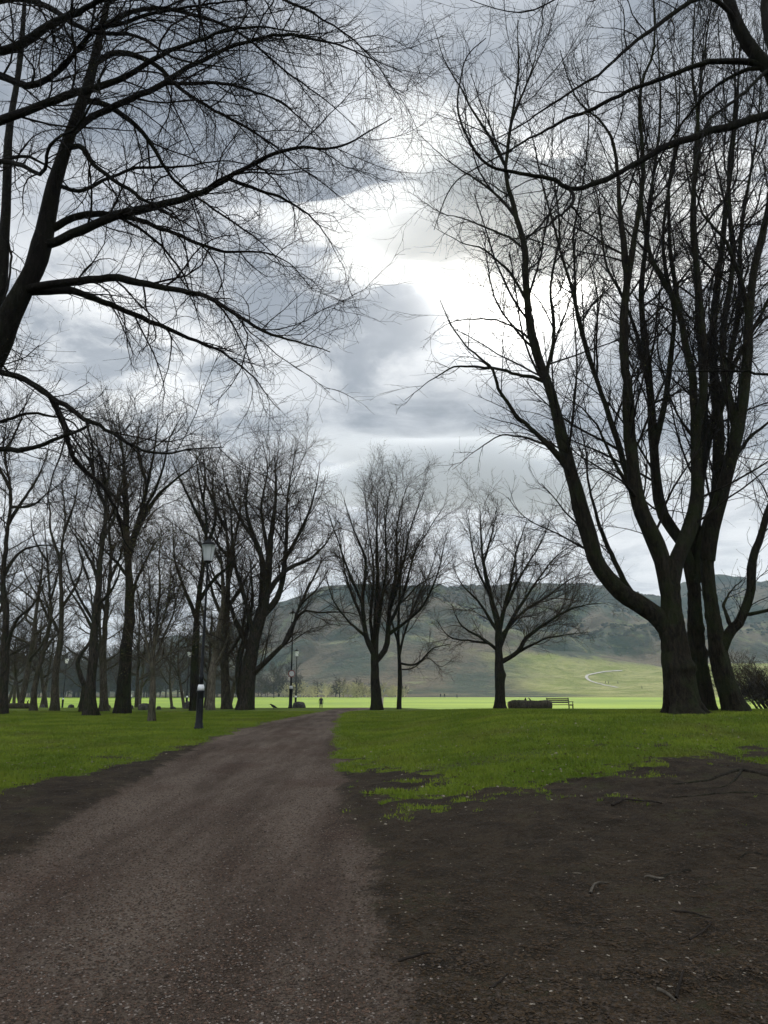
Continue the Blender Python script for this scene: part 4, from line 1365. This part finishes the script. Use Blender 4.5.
yy = rng.uniform(430, 1000, 14000)
xx = rng.uniform(-.62, .60, 14000) * yy
keep = (fbm(xx / 70, yy / 70, 61, 4) + rng.uniform(-.06, .06, 14000)) > np.where(yy < 600, .9, .53)
xx, yy = xx[keep], yy[keep]
V, Q = lumps(np.column_stack([xx, yy, zg(xx, yy)]), rng.uniform(.8, 2.4, len(xx)), rng)
o = mesh_np('scrub', V, Q, [M_scrub])
o['kind'] = 'stuff'
tag(o, 'dark gorse and scrub scattered over the hillside', 'scrub')

# ------------------------------------------------------------------ street lamps
M_iron = plain('black_iron', (0.007, 0.007, 0.0075), 0.55, .2, 8, .3)
M_white = plain('white_band', (0.72, 0.72, 0.70), 0.5, .3, 14, .12)
M_red = plain('red_paint', (0.20, 0.05, 0.05), 0.5, .3, 14, .12)
mg, nt = new_mat('lantern_glass')
o_ = nt.n('ShaderNodeOutputMaterial')
tr = nt.n('ShaderNodeBsdfTransparent')
tl = nt.n('ShaderNodeBsdfTranslucent')
df = nt.n('ShaderNodeBsdfPrincipled')
df.inputs['Base Color'].default_value = (.82, .85, .88, 1)
df.inputs['Roughness'].default_value = .15
tl.inputs['Color'].default_value = (.92, .94, .96, 1)
m1, m2 = nt.n('ShaderNodeMixShader'), nt.n('ShaderNodeMixShader')
m1.inputs[0].default_value = .12
m2.inputs[0].default_value = .35
nt.l(tl.outputs[0], m1.inputs[1]); nt.l(df.outputs[0], m1.inputs[2])
nt.l(m1.outputs[0], m2.inputs[1]); nt.l(tr.outputs[0], m2.inputs[2])
nt.l(m2.outputs[0], o_.inputs[0])
M_glass = mg


def lathe(name, prof, mat, parent, seg=20, loc=(0, 0, 0)):
    prof = np.array(prof, float)
    a = np.arange(seg) / seg * 2 * math.pi
    V = np.stack([prof[:, 0:1] * np.cos(a) + loc[0], prof[:, 0:1] * np.sin(a) + loc[1], np.repeat(prof[:, 1:2], seg, 1) + loc[2]], -1).reshape(-1, 3)
    i = np.arange(len(prof) * seg).reshape(len(prof), seg)
    j = np.roll(i, -1, 1)
    Q = np.stack([i[:-1], j[:-1], j[1:], i[1:]], -1).reshape(-1, 4)
    return mesh_np(name, V, Q, [mat], parent)


def boxv(c, s, rot=0.0, tilt=0.0):
    x, y, z = s[0] / 2, s[1] / 2, s[2] / 2
    v = np.array([(i * x, j * y, k * z) for k in (-1, 1) for j in (-1, 1) for i in (-1, 1)], float)
    ct, st_ = math.cos(tilt), math.sin(tilt)
    v = np.column_stack([v[:, 0], v[:, 1] * ct - v[:, 2] * st_, v[:, 1] * st_ + v[:, 2] * ct])
    cr, sr = math.cos(rot), math.sin(rot)
    v = np.column_stack([v[:, 0] * cr - v[:, 1] * sr, v[:, 0] * sr + v[:, 1] * cr, v[:, 2]])
    return v + np.array(c), np.array([(0, 2, 3, 1), (4, 5, 7, 6), (0, 1, 5, 4), (2, 6, 7, 3), (0, 4, 6, 2), (1, 3, 7, 5)])


def boxes(name, lst, mat, parent, bev=.004):
    acc = Acc()
    for a in lst:
        V, Q = boxv(*a)
        acc.add(V, Q)
    o = mesh_np(name, np.vstack(acc.V), np.vstack(acc.Q), [mat], parent, smooth=False)
    if bev:
        b = o.modifiers.new('bevel', 'BEVEL')
        b.width = bev
        b.segments = 2
    return o


def lamp(px, Y, label, sign=False):
    x = at(px, 705, Y)[0]
    t = empty('street_lamp', (x, Y, gz(x, Y) - .03), label, 'street lamp', 'black lantern posts along the track', rz=.35)
    lathe('base', [(.0, 0), (.15, 0), (.15, .08), (.125, .12), (.125, .2), (.108, .24), (.105, 1.12), (.125, 1.15), (.125, 1.20), (.0, 1.20)], M_iron, t)
    lathe('collar', [(.0, 1.20), (.108, 1.201), (.104, 1.30), (.085, 1.38), (.0, 1.385)], M_white, t)
    boxes('access_door', [((0, -.108, .70), (.10, .02, .46))], M_iron, t)
    lathe('pole', [(.0, 1.37), (.062, 1.375), (.060, 1.55), (.075, 1.58), (.075, 1.62), (.055, 1.66), (.042, 3.2), (.034, 5.10), (.05, 5.13), (.05, 5.17), (.034, 5.2), (.034, 5.26), (.0, 5.26)], M_iron, t)
    lathe('lantern_glass', [(.135, 5.33), (.215, 5.86)], M_glass, t, 16)
    bars = Acc()
    for k in range(4):
        a = k * math.pi / 2 + .4
        P = np.array([[(math.cos(a) * .137, math.sin(a) * .137, 5.33), (math.cos(a) * .218, math.sin(a) * .218, 5.86)]])
        V, Q = tubes(P, np.full((1, 2), .006), 5)
        bars.add(V, Q)
    mesh_np('lantern_frame', np.vstack(bars.V), np.vstack(bars.Q), [M_iron], t)
    lathe('lantern_cup', [(.0, 5.24), (.07, 5.25), (.13, 5.30), (.132, 5.335), (.0, 5.336)], M_iron, t)
    lathe('lamp_bulb', [(.0, 5.34), (.03, 5.36), (.04, 5.46), (.05, 5.60), (.03, 5.68), (.0, 5.70)], M_white, t, 12)
    lathe('cap', [(.0, 5.855), (.228, 5.858), (.232, 5.885), (.19, 5.94), (.10, 5.985), (.075, 6.0), (.08, 6.03), (.04, 6.06), (.0, 6.062)], M_iron, t)
    lathe('finial', [(.0, 6.06), (.022, 6.06), (.018, 6.10), (.035, 6.125), (.03, 6.15), (.008, 6.19), (.0, 6.24)], M_iron, t, 12)
    if sign:
        for nm, r, yo, mt in (('sign_plate', .225, -.075, M_red), ('sign_face', .165, -.083, M_white)):
            a = np.arange(28) / 28 * 2 * math.pi
            V = np.concatenate([[(0, yo, 2.12)], np.column_stack([np.cos(a) * r, np.full(28, yo), np.sin(a) * r + 2.12]),
                                np.column_stack([np.cos(a) * r, np.full(28, yo + .007), np.sin(a) * r + 2.12])])
            i = np.arange(28)
            j = (i + 1) % 28
            mesh_np(nm, V, np.column_stack([i + 1, i + 29, j + 29, j + 1]), [mt], t, smooth=False, T=np.column_stack([i * 0, i + 1, j + 1]))
    return t


lamp(200, 24.3, 'nearest and tallest-looking black lantern post, standing on the grass left of the track')
lamp(290.5, 48, 'black lantern post with a small round sign, beside the twin-stemmed tree', True)
lamp(295.5, 79, 'smaller lantern post just behind the one with the round sign')
lamp(186.5, 80, 'distant lantern post seen between trunks, left of the nearest post')
lamp(62.5, 90, 'farthest lantern post, thin among the trunks near the left edge')

# ------------------------------------------------------------------ bench, logs, boulders
M_wood = plain('bench_wood', (0.055, 0.040, 0.028), 0.75, .2, 12, .35)
Y = 45.2
x = at(560.5, 705, Y)[0]
bn = empty('park_bench', (x, Y, gz(x, Y) - .10), 'dark slatted park bench at the end of the fallen log', 'bench', rz=R_(14))
bn.scale = (1, 1, .84)
boxes('seat', [((0, -.19 + k * .10, .45), (1.45, .075, .035)) for k in range(5)], M_wood, bn)
boxes('backrest', [((0, .30 + k * .025, .60 + k * .12), (1.45, .03, .085), 0, -.15) for k in range(3)], M_wood, bn)
for sx in (-.68, .68):
    boxes('leg', [((sx, -.20, .215), (.05, .06, .43)), ((sx, .27, .215), (.05, .06, .43)), ((sx, .03, .405), (.045, .5, .045)), ((sx, .03, .12), (.04, .44, .035))], M_iron, bn)
    boxes('backrest_support', [((sx, .315, .66), (.045, .04, .50), 0, -.15)], M_iron, bn)
    boxes('armrest', [((sx, .0, .655), (.055, .52, .035)), ((sx, -.21, .54), (.04, .04, .22))], M_wood, bn)


M_cut = plain('cut_wood', (0.20, 0.15, 0.09), 0.9, .1, 10, .3)


def log(px, Y, L, r, rz, label, seed, cat='log'):
    rng = np.random.RandomState(seed)
    x = at(px, 705, Y)[0]
    t = empty('fallen_log', (x, Y, gz(x, Y)), label, cat, rz=rz)
    m, sd = 26, 18
    s = np.linspace(-.5, .5, m)
    P = np.column_stack([s * L, np.sin(s * 5) * .03, np.full(m, r * .88) + rng.normal(0, .008, m)])
    a = np.arange(sd) / sd * 2 * math.pi
    rr = r * (1 - .12 * (s + .5))[:, None] * (1 + .07 * np.sin(3 * a + 1)[None] + .05 * np.sin(6 * a + s[:, None] * 9) + rng.normal(0, .02, (m, sd))) * (1 - .35 * np.clip(np.abs(s) * 2 - .8, 0, 1)[:, None] / .2 * 1.0)
    V = np.stack([np.repeat(P[:, 0:1], sd, 1), P[:, 1:2] + rr * np.cos(a), P[:, 2:3] + rr * np.sin(a)], -1)
    i = np.arange(m * sd).reshape(m, sd)
    j = np.roll(i, -1, 1)
    Q = np.stack([i[:-1], i[1:], j[1:], j[:-1]], -1).reshape(-1, 4)
    mesh_np('trunk', V.reshape(-1, 3), Q, [M_bark_mid], t)
    for e in (0, -1):
        ring = V[e]
        c = ring.mean(0) + np.array((-.01 if e == 0 else .01, 0, 0))
        k = np.arange(sd)
        mesh_np('cut_end', np.vstack([[c], ring]), None, [M_cut], t, T=np.column_stack([k * 0, k + 1, (k + 1) % sd + 1]))
    # broken limb stubs
    for q in range(3):
        u = rng.uniform(-.4, .4)
        b = np.array((u * L, 0, r * 1.5))
        P2 = np.array([b, b + (rng.normal(0, .04), rng.normal(0, .05), .12), b + (rng.normal(0, .08), rng.normal(0, .08), .22)])
        V2, Q2 = tubes(catmull(P2, 6)[None], np.linspace(.05, .02, 6)[None], 7)
        mesh_np('limb_stub', V2, Q2, [M_bark], t)
    return t


log(530, 44.6, 2.55, .29, R_(4), 'thick fallen log lying between the lone rounded tree and the bench', 1)
log(19, 46, 1.75, .17, R_(-5), 'long low log on the grass at the far left, beside the edge tree', 2)

M_rock = plain('rock', (0.075, 0.070, 0.060), 0.95, .1, 6, .45, bump=.5)


def boulder(px, Y, w_, h_, label, seed, pale=False):
    rng = np.random.RandomState(seed)
    x = at(px, 705, Y)[0]
    n, m = 22, 12
    T, Pp = np.meshgrid(np.arange(n) / n * 2 * math.pi, np.linspace(-.6, math.pi / 2, m))
    bx_ = np.cos(Pp) * np.cos(T)
    by_ = np.cos(Pp) * np.sin(T)
    bz_ = np.sin(Pp)
    k = 1 + .45 * (fbm(bx_ * 1.7 + seed, by_ * 1.7 + bz_ * 1.3, seed, 4) - .5)
    sq = np.maximum(np.maximum(abs(bx_), abs(by_)), abs(bz_)) ** -.35
    V = np.stack([bx_ * k * sq * w_ / 2, by_ * k * sq * w_ / 2 * .8, bz_ * k * sq * h_ + .02], -1).reshape(-1, 3)
    i = np.arange(n * m).reshape(m, n)
    j = np.roll(i, -1, 1)
    Q = np.stack([i[:-1], j[:-1], j[1:], i[1:]], -1).reshape(-1, 4)
    o = mesh_np('boulder', V, Q, [M_rock])
    o.location = (x, Y, gz(x, Y))
    tag(o, label, 'boulder', None if pale else 'boulders along the edge of the grove')
    if pale:
        o2 = lathe('pale_patch', [(.0, .0), (.09, .01), (.12, .03)], M_cut, o, 10, loc=(.06, -w_ * .36, h_ * .30))
        o2.name = 'pale_patch'
    return o


boulder(299, 49.5, .80, .36, 'dark rounded boulder with a pale spot at the foot of the lantern posts', 11, True)
for i, (px, Y, w_, h_, lb_) in enumerate([
        (43, 50, .30, .17, 'small dark boulder left of the slender straight trunk'),
        (71, 49, .38, .18, 'dark low boulder between the slender trunk and the crooked tree'),
        (108, 46, .36, .20, 'dark boulder against the right side of the narrow wedged trunk'),
        (131, 45, .32, .20, 'square dark boulder just right of the thick pale green trunk'),
        (144, 43, .62, .34, 'largest pointed boulder behind the small pale-stemmed tree'),
        (159, 44, .26, .18, 'small round boulder right of the small pale-stemmed tree'),
        (173, 46, .36, .13, 'flat low boulder midway between the pale-stemmed tree and the near lamp'),
        (187.5, 47, .50, .42, 'upright blocky boulder in front of the distant lantern post')]):
    boulder(px, Y, w_, h_, lb_, 20 + i)

# ------------------------------------------------------------------ people, crow
def figure_mat(name, cloth, legs):
    m, nt = new_mat(name)
    tcn = nt.n('ShaderNodeTexCoord')
    sp = nt.n('ShaderNodeSeparateXYZ')
    nt.l(tcn.outputs['Object'], sp.inputs[0])
    c = nt.mix(nt.ramp(sp.outputs[2], .86, .88), legs, cloth)
    c = nt.mix(nt.ramp(sp.outputs[2], 1.45, 1.47), c, (.42, .27, .2))
    c = nt.mix(nt.ramp(nt.math('ADD', sp.outputs[2], nt.math('MULTIPLY', sp.outputs[1], .6)), 1.60, 1.62), c, (.03, .02, .015))
    finish(nt, c, .9)
    return m


def person(x, y, rz, mat, label, stride=.18, cat='person', group=None, sub=1):
    vs = [(0, 0, .93), (0, 0, 1.12), (0, 0, 1.33), (0, 0, 1.44), (0, -.01, 1.52), (0, -.02, 1.62), (0, 0, 1.71),
          (.11, 0, .86), (.12, -stride * .6, .50), (.12, -stride, .09), (.12, -stride - .15, .04),
          (-.11, 0, .86), (-.12, stride * .3, .48), (-.12, stride, .10), (-.12, stride - .14, .04),
          (.19, 0, 1.39), (.25, .06, 1.12), (.25, -.03, .90), (.25, -.06, .80),
          (-.19, 0, 1.39), (-.25, -.06, 1.12), (-.25, -.15, .91), (-.25, -.20, .82)]
    es = [(0, 1), (1, 2), (2, 3), (3, 4), (4, 5), (5, 6), (0, 7), (7, 8), (8, 9), (9, 10), (0, 11), (11, 12), (12, 13), (13, 14),
          (2, 15), (15, 16), (16, 17), (17, 18), (2, 19), (19, 20), (20, 21), (21, 22)]
    rad = [(.15, .11), (.14, .10), (.17, .11), (.10, .07), (.055, .055), (.085, .10), (.07, .08), (.10, .10), (.065, .065), (.045, .045), (.04, .03),
           (.10, .10), (.065, .065), (.045, .045), (.04, .03), (.06, .06), (.045, .045), (.035, .035), (.03, .035), (.06, .06), (.045, .045), (.035, .035), (.03, .035)]
    me = bpy.data.meshes.new('person')
    me.from_pydata(vs, es, [])
    me.materials.append(mat)
    o = bpy.data.objects.new('person', me)
    C.objects.link(o)
    sk = o.modifiers.new('skin', 'SKIN')
    me.skin_vertices[0].data[0].use_root = True
    for i, r in enumerate(rad):
        me.skin_vertices[0].data[i].radius = r
    ss = o.modifiers.new('sub', 'SUBSURF')
    ss.levels = ss.render_levels = sub
    sk.use_smooth_shade = True
    o.location = (x, y, gz(x, y))
    o.rotation_euler = (0, 0, rz)
    tag(o, label, cat, group)
    return o


F_dark = figure_mat('dark_clothes', (.012, .012, .014), (.012, .013, .018))
F_pale = figure_mat('pale_clothes', (.65, .64, .62), (.06, .06, .08))
person(at(321, 705, 98)[0], 98, R_(10), F_dark, 'person in dark clothes walking away where the track meets the bright field', .16, sub=2)
person(at(457, 697, 270)[0], 270, R_(70), F_dark, 'tiny dark figure on the bright field between the two middle trees')
person(at(131.5, 697, 225)[0], 225, R_(-60), F_pale, 'tiny figure in a pale top on the field behind the grove')
for px, lb_ in ((440.5, 'left one of two distant dark figures at the far edge of the field'), (444.5, 'right one of two distant dark figures at the far edge of the field')):
    person(at(px, 697, 285)[0], 285, R_(30), F_dark, lb_)
for px, py, lb_ in ((605.5, 683.5, 'left of a pair of hikers beside the bend of the hill track'), (608.5, 684, 'right of a pair of hikers beside the bend of the hill track'),
                    (618, 684, 'hiker alone on the slope a little right of the pair'), (642, 689, 'hiker low on the meadow left of the stoutest trunk')):
    h = ground_hit(px, py)
    person(h[0], h[1], R_(40), F_dark, lb_)

Y = 45.0
x = at(273.5, 705, Y)[0]
cr = empty('crow', (x, Y, gz(x, Y)), 'black crow standing on the grass by the bend of the track', 'bird', rz=R_(200))
me = bpy.data.meshes.new('body')
cv = [(0, 0, .17), (.08, 0, .21), (.13, 0, .265), (.17, 0, .285), (-.09, 0, .13), (-.19, 0, .09), (-.27, 0, .065), (.235, 0, .275)]
me.from_pydata(cv, [(0, 1), (1, 2), (2, 3), (0, 4), (4, 5), (5, 6), (3, 7)], [])
me.materials.append(M_iron)
ob = bpy.data.objects.new('body', me)
C.objects.link(ob)
ob.parent = cr
ob.modifiers.new('skin', 'SKIN')
me.skin_vertices[0].data[0].use_root = True
for i, r in enumerate([(.075, .075), (.065, .065), (.042, .042), (.04, .04), (.06, .06), (.035, .02), (.03, .008), (.006, .01)]):
    me.skin_vertices[0].data[i].radius = r
sb = ob.modifiers.new('sub', 'SUBSURF')
sb.levels = sb.render_levels = 2
for sy in (-.03, .03):
    V, Q = tubes(np.array([[(0, sy, .13), (.01, sy, .06), (0, sy, .0)]]), np.full((1, 3), .008), 6)
    mesh_np('leg', V, Q, [M_iron], cr)

# ------------------------------------------------------------------ grass, gravel and litter close by
def on_pic(x, y, z, m=30):
    """roughly what the lens can see, so that nothing is spent far outside it"""
    cp, sp = math.cos(PITCH), math.sin(PITCH)
    d = y * cp + (z - CAM_Z) * sp
    px = 384 + F * x / d
    return (px > -m - 60) & (px < 768 + m + 60)


rng = np.random.RandomState(33)
N = 900000
y = 5.5 + 34.5 * rng.random(N) ** 1.25
x = rng.uniform(-.64, .64, N) * y
pm, dm = masks(x, y)
bare = np.maximum(pm, dm)
clump = fbm(x / .35, y / .35, 71, 3)
keep = (rng.random(N) < (1 - bare) ** 1.3 * (.25 + 1.2 * clump)) & (bare < .72)
x, y, bare, clump = x[keep][:420000], y[keep][:420000], bare[keep][:420000], clump[keep][:420000]
z = surf(x, y) - .012
M = len(x)
hgt = rng.uniform(.022, .055, M) * (.55 + .9 * clump) * (1 - .45 * bare)
wd = rng.uniform(.004, .007, M) * (1 + y / 14)
an = rng.uniform(0, math.pi, M)
lean = rng.normal(0, .5, (M, 2)) * hgt[:, None]
b1 = np.column_stack([x - np.cos(an) * wd, y - np.sin(an) * wd, z])
b2 = np.column_stack([x + np.cos(an) * wd, y + np.sin(an) * wd, z])
tp = np.column_stack([x + lean[:, 0], y + lean[:, 1], z + hgt + .012])
V = np.stack([b1, b2, tp], 1).reshape(-1, 3)
mb, nt = new_mat('grass_blade')
P_ = pos(nt)
c_ = nt.mix(nt.ramp(nt.noise(P_, .7, 4), .35, .65), (0.095, 0.142, 0.010), (0.162, 0.210, 0.018))
c_ = nt.mix(nt.math('MULTIPLY', nt.ramp(nt.noise(P_, 14, 4, .7), .54, .70), .75), c_, (.19, .17, .045))
c_ = nt.mix(nt.math('MULTIPLY', nt.ramp(nt.noise(P_, .33, 5, .65), .50, .66), .55), c_, (.125, .125, .026))
c_ = nt.mix(nt.math('MULTIPLY', nt.ramp(nt.noise(P_, 2.1, 5, .7), .56, .68), .5), c_, (.05, .085, .008))
bs = finish(nt, c_, .75, spec=.15)
o = mesh_np('grass', V, None, [mb], smooth=False, T=np.arange(M * 3).reshape(-1, 3))
o['kind'] = 'stuff'
tag(o, 'short green grass blades covering the lawn', 'grass')


def pebbles(name, x, y, size, mats, rng, label, cat, flat=.6, stretch=1.0):
    base = np.array([(1, 0, 0), (0, 1, 0), (-1, 0, 0), (0, -1, 0), (0, 0, 1), (.6, .6, .6), (-.6, .6, .55), (-.6, -.6, .6), (.6, -.6, .55)], float)
    T = np.array([(0, 5, 8), (0, 1, 5), (1, 6, 5), (1, 2, 6), (2, 7, 6), (2, 3, 7), (3, 8, 7), (3, 0, 8), (4, 8, 5), (4, 5, 6), (4, 6, 7), (4, 7, 8)])
    M = len(x)
    V = base[None] * (1 + rng.normal(0, .2, (M, 9, 3)))
    V[:, :, 2] *= flat
    V[:, :, 0] *= stretch
    a = rng.uniform(0, 6.28, M)[:, None]
    vx = V[:, :, 0] * np.cos(a) - V[:, :, 1] * np.sin(a)
    vy = V[:, :, 0] * np.sin(a) + V[:, :, 1] * np.cos(a)
    s_ = size[:, None]
    V = np.stack([x[:, None] + vx * s_, y[:, None] + vy * s_, surf(x, y)[:, None] + V[:, :, 2] * s_ + .001], -1)
    TT = (T[None] + (np.arange(M) * 9)[:, None, None]).reshape(-1, 3)
    mi = np.repeat(rng.choice(len(mats), M, p=[m[1] for m in mats]), len(T))
    o = mesh_np(name, V.reshape(-1, 3), None, [m[0] for m in mats], smooth=False, matidx=mi, T=TT)
    o['kind'] = 'stuff'
    tag(o, label, cat)
    return o


M_st1 = plain('stone_grey', (.20, .165, .135), .9, .15, 30, .35)
M_st2 = plain('stone_dark', (.058, .043, .031), .9, .15, 30, .4)
M_st3 = plain('stone_red', (.11, .070, .048), .9, .15, 30, .35)
M_lf = plain('dead_leaf', (.055, .036, .020), .9, .1, 30, .4)
M_lf2 = plain('pale_chip', (.26, .22, .17), .9, .1, 30, .3)
N = 260000
y = 3.4 + 16.0 * rng.random(N) ** 1.7
x = rng.uniform(-.66, .66, N) * y
pm, dm = masks(x, y)
keep = rng.random(N) < pm * (.35 + .9 * fbm(x / .6, y / 1.6, 83, 3)) * .62
x1, y1 = x[keep], y[keep]
pebbles('gravel', x1, y1, rng.uniform(.0035, .010, len(x1)) ** 1.0, [(M_st1, .13), (M_st2, .43), (M_st3, .44)], rng, 'small reddish and grey stones bedded in the track', 'gravel')
keep = (rng.random(N) < dm * (1 - pm) * (.62 + 1.3 * fbm(x / .4, y / .4, 85, 3) ** 2)) & (x > -9)
x2, y2 = x[keep], y[keep]
pebbles('litter', x2, y2, rng.uniform(.0032, .0095, len(x2)), [(M_lf, .62), (M_st2, .37), (M_lf2, .01)], rng, 'leaf crumbs, bark chips and small stones scattered over the bare earth', 'litter', flat=.35, stretch=1.7)

keep = (rng.random(N) < dm * (1 - pm) * .016) & (x > -9)
x3, y3 = x[keep], y[keep]
pebbles('twig_litter', x3, y3, rng.uniform(.004, .008, len(x3)), [(M_lf, .56), (M_st2, .42), (M_lf2, .02)], rng, 'thin broken twigs strewn over the bare earth', 'litter', flat=.7, stretch=6.0)
keep = (rng.random(N) < (1 - dm) * (1 - pm) * .03) & (y > 6)
x4, y4 = x[keep], y[keep]
pebbles('fallen_leaves', x4, y4, rng.uniform(.010, .024, len(x4)), [(M_lf, .7), (M_lf2, .3)], rng, 'scattered dead leaves lying in the grass', 'leaves', flat=.8, stretch=1.2)
M_stick = plain('stick', (.10, .085, .065), .9, .1, 20, .35)
M_stick_d = plain('stick_dark', (.028, .022, .017), .9, .1, 20, .35)
for i, (pts, r, mt, lb_) in enumerate([
        ([(590, 893), (594, 886), (602, 882), (608, 880)], .011, M_stick, 'pale curved stick lying in the middle of the bare earth'),
        ([(398, 957), (415, 956), (436, 955)], .008, M_stick_d, 'thin straight dark stick near the right edge of the track'),
        ([(490, 992), (500, 985), (508, 977)], .006, M_stick_d, 'short dark forked twig at the bottom of the bare earth'),
        ([(658, 990), (668, 995), (676, 999)], .009, M_stick, 'stubby pale stick at the bottom right'),
        ([(676, 996), (680, 987), (684, 978)], .009, M_stick_d, 'short dark stick standing askew against the stubby pale one'),
        ([(672, 912), (690, 915), (704, 920), (712, 921)], .007, M_stick_d, 'crooked dark stick on the right of the bare earth'),
        ([(690, 942), (704, 934), (712, 926)], .007, M_stick_d, 'dark stick pointing up from the lower right towards the crooked one'),
        ([(645, 876), (655, 879), (664, 877)], .010, M_stick, 'knobbly pale stick just right of the curved one'),
        ([(612, 806), (628, 803), (645, 804), (662, 806)], .014, M_stick_d, 'long dark stick high on the bank below the grass')]):
    hh = np.array([ground_hit(*p) for p in pts])
    q = catmull(hh, 12)
    q[:, 2] = surf(q[:, 0], q[:, 1]) + r * .8 + np.sin(np.linspace(0, 3.1, 12)) * r * .9
    c0 = q.mean(0)
    V, Q = limb_mesh(q - c0, r * (1 - np.linspace(0, 1, 12) * .5), 7, np.random.RandomState(i))
    o = mesh_np('fallen_stick', V, Q, [mt])
    o.location = c0
    tag(o, lb_, 'stick', 'sticks lying on the bare earth')
print('FACES', sum(len(o.data.polygons) for o in C.objects if o.type == 'MESH'))
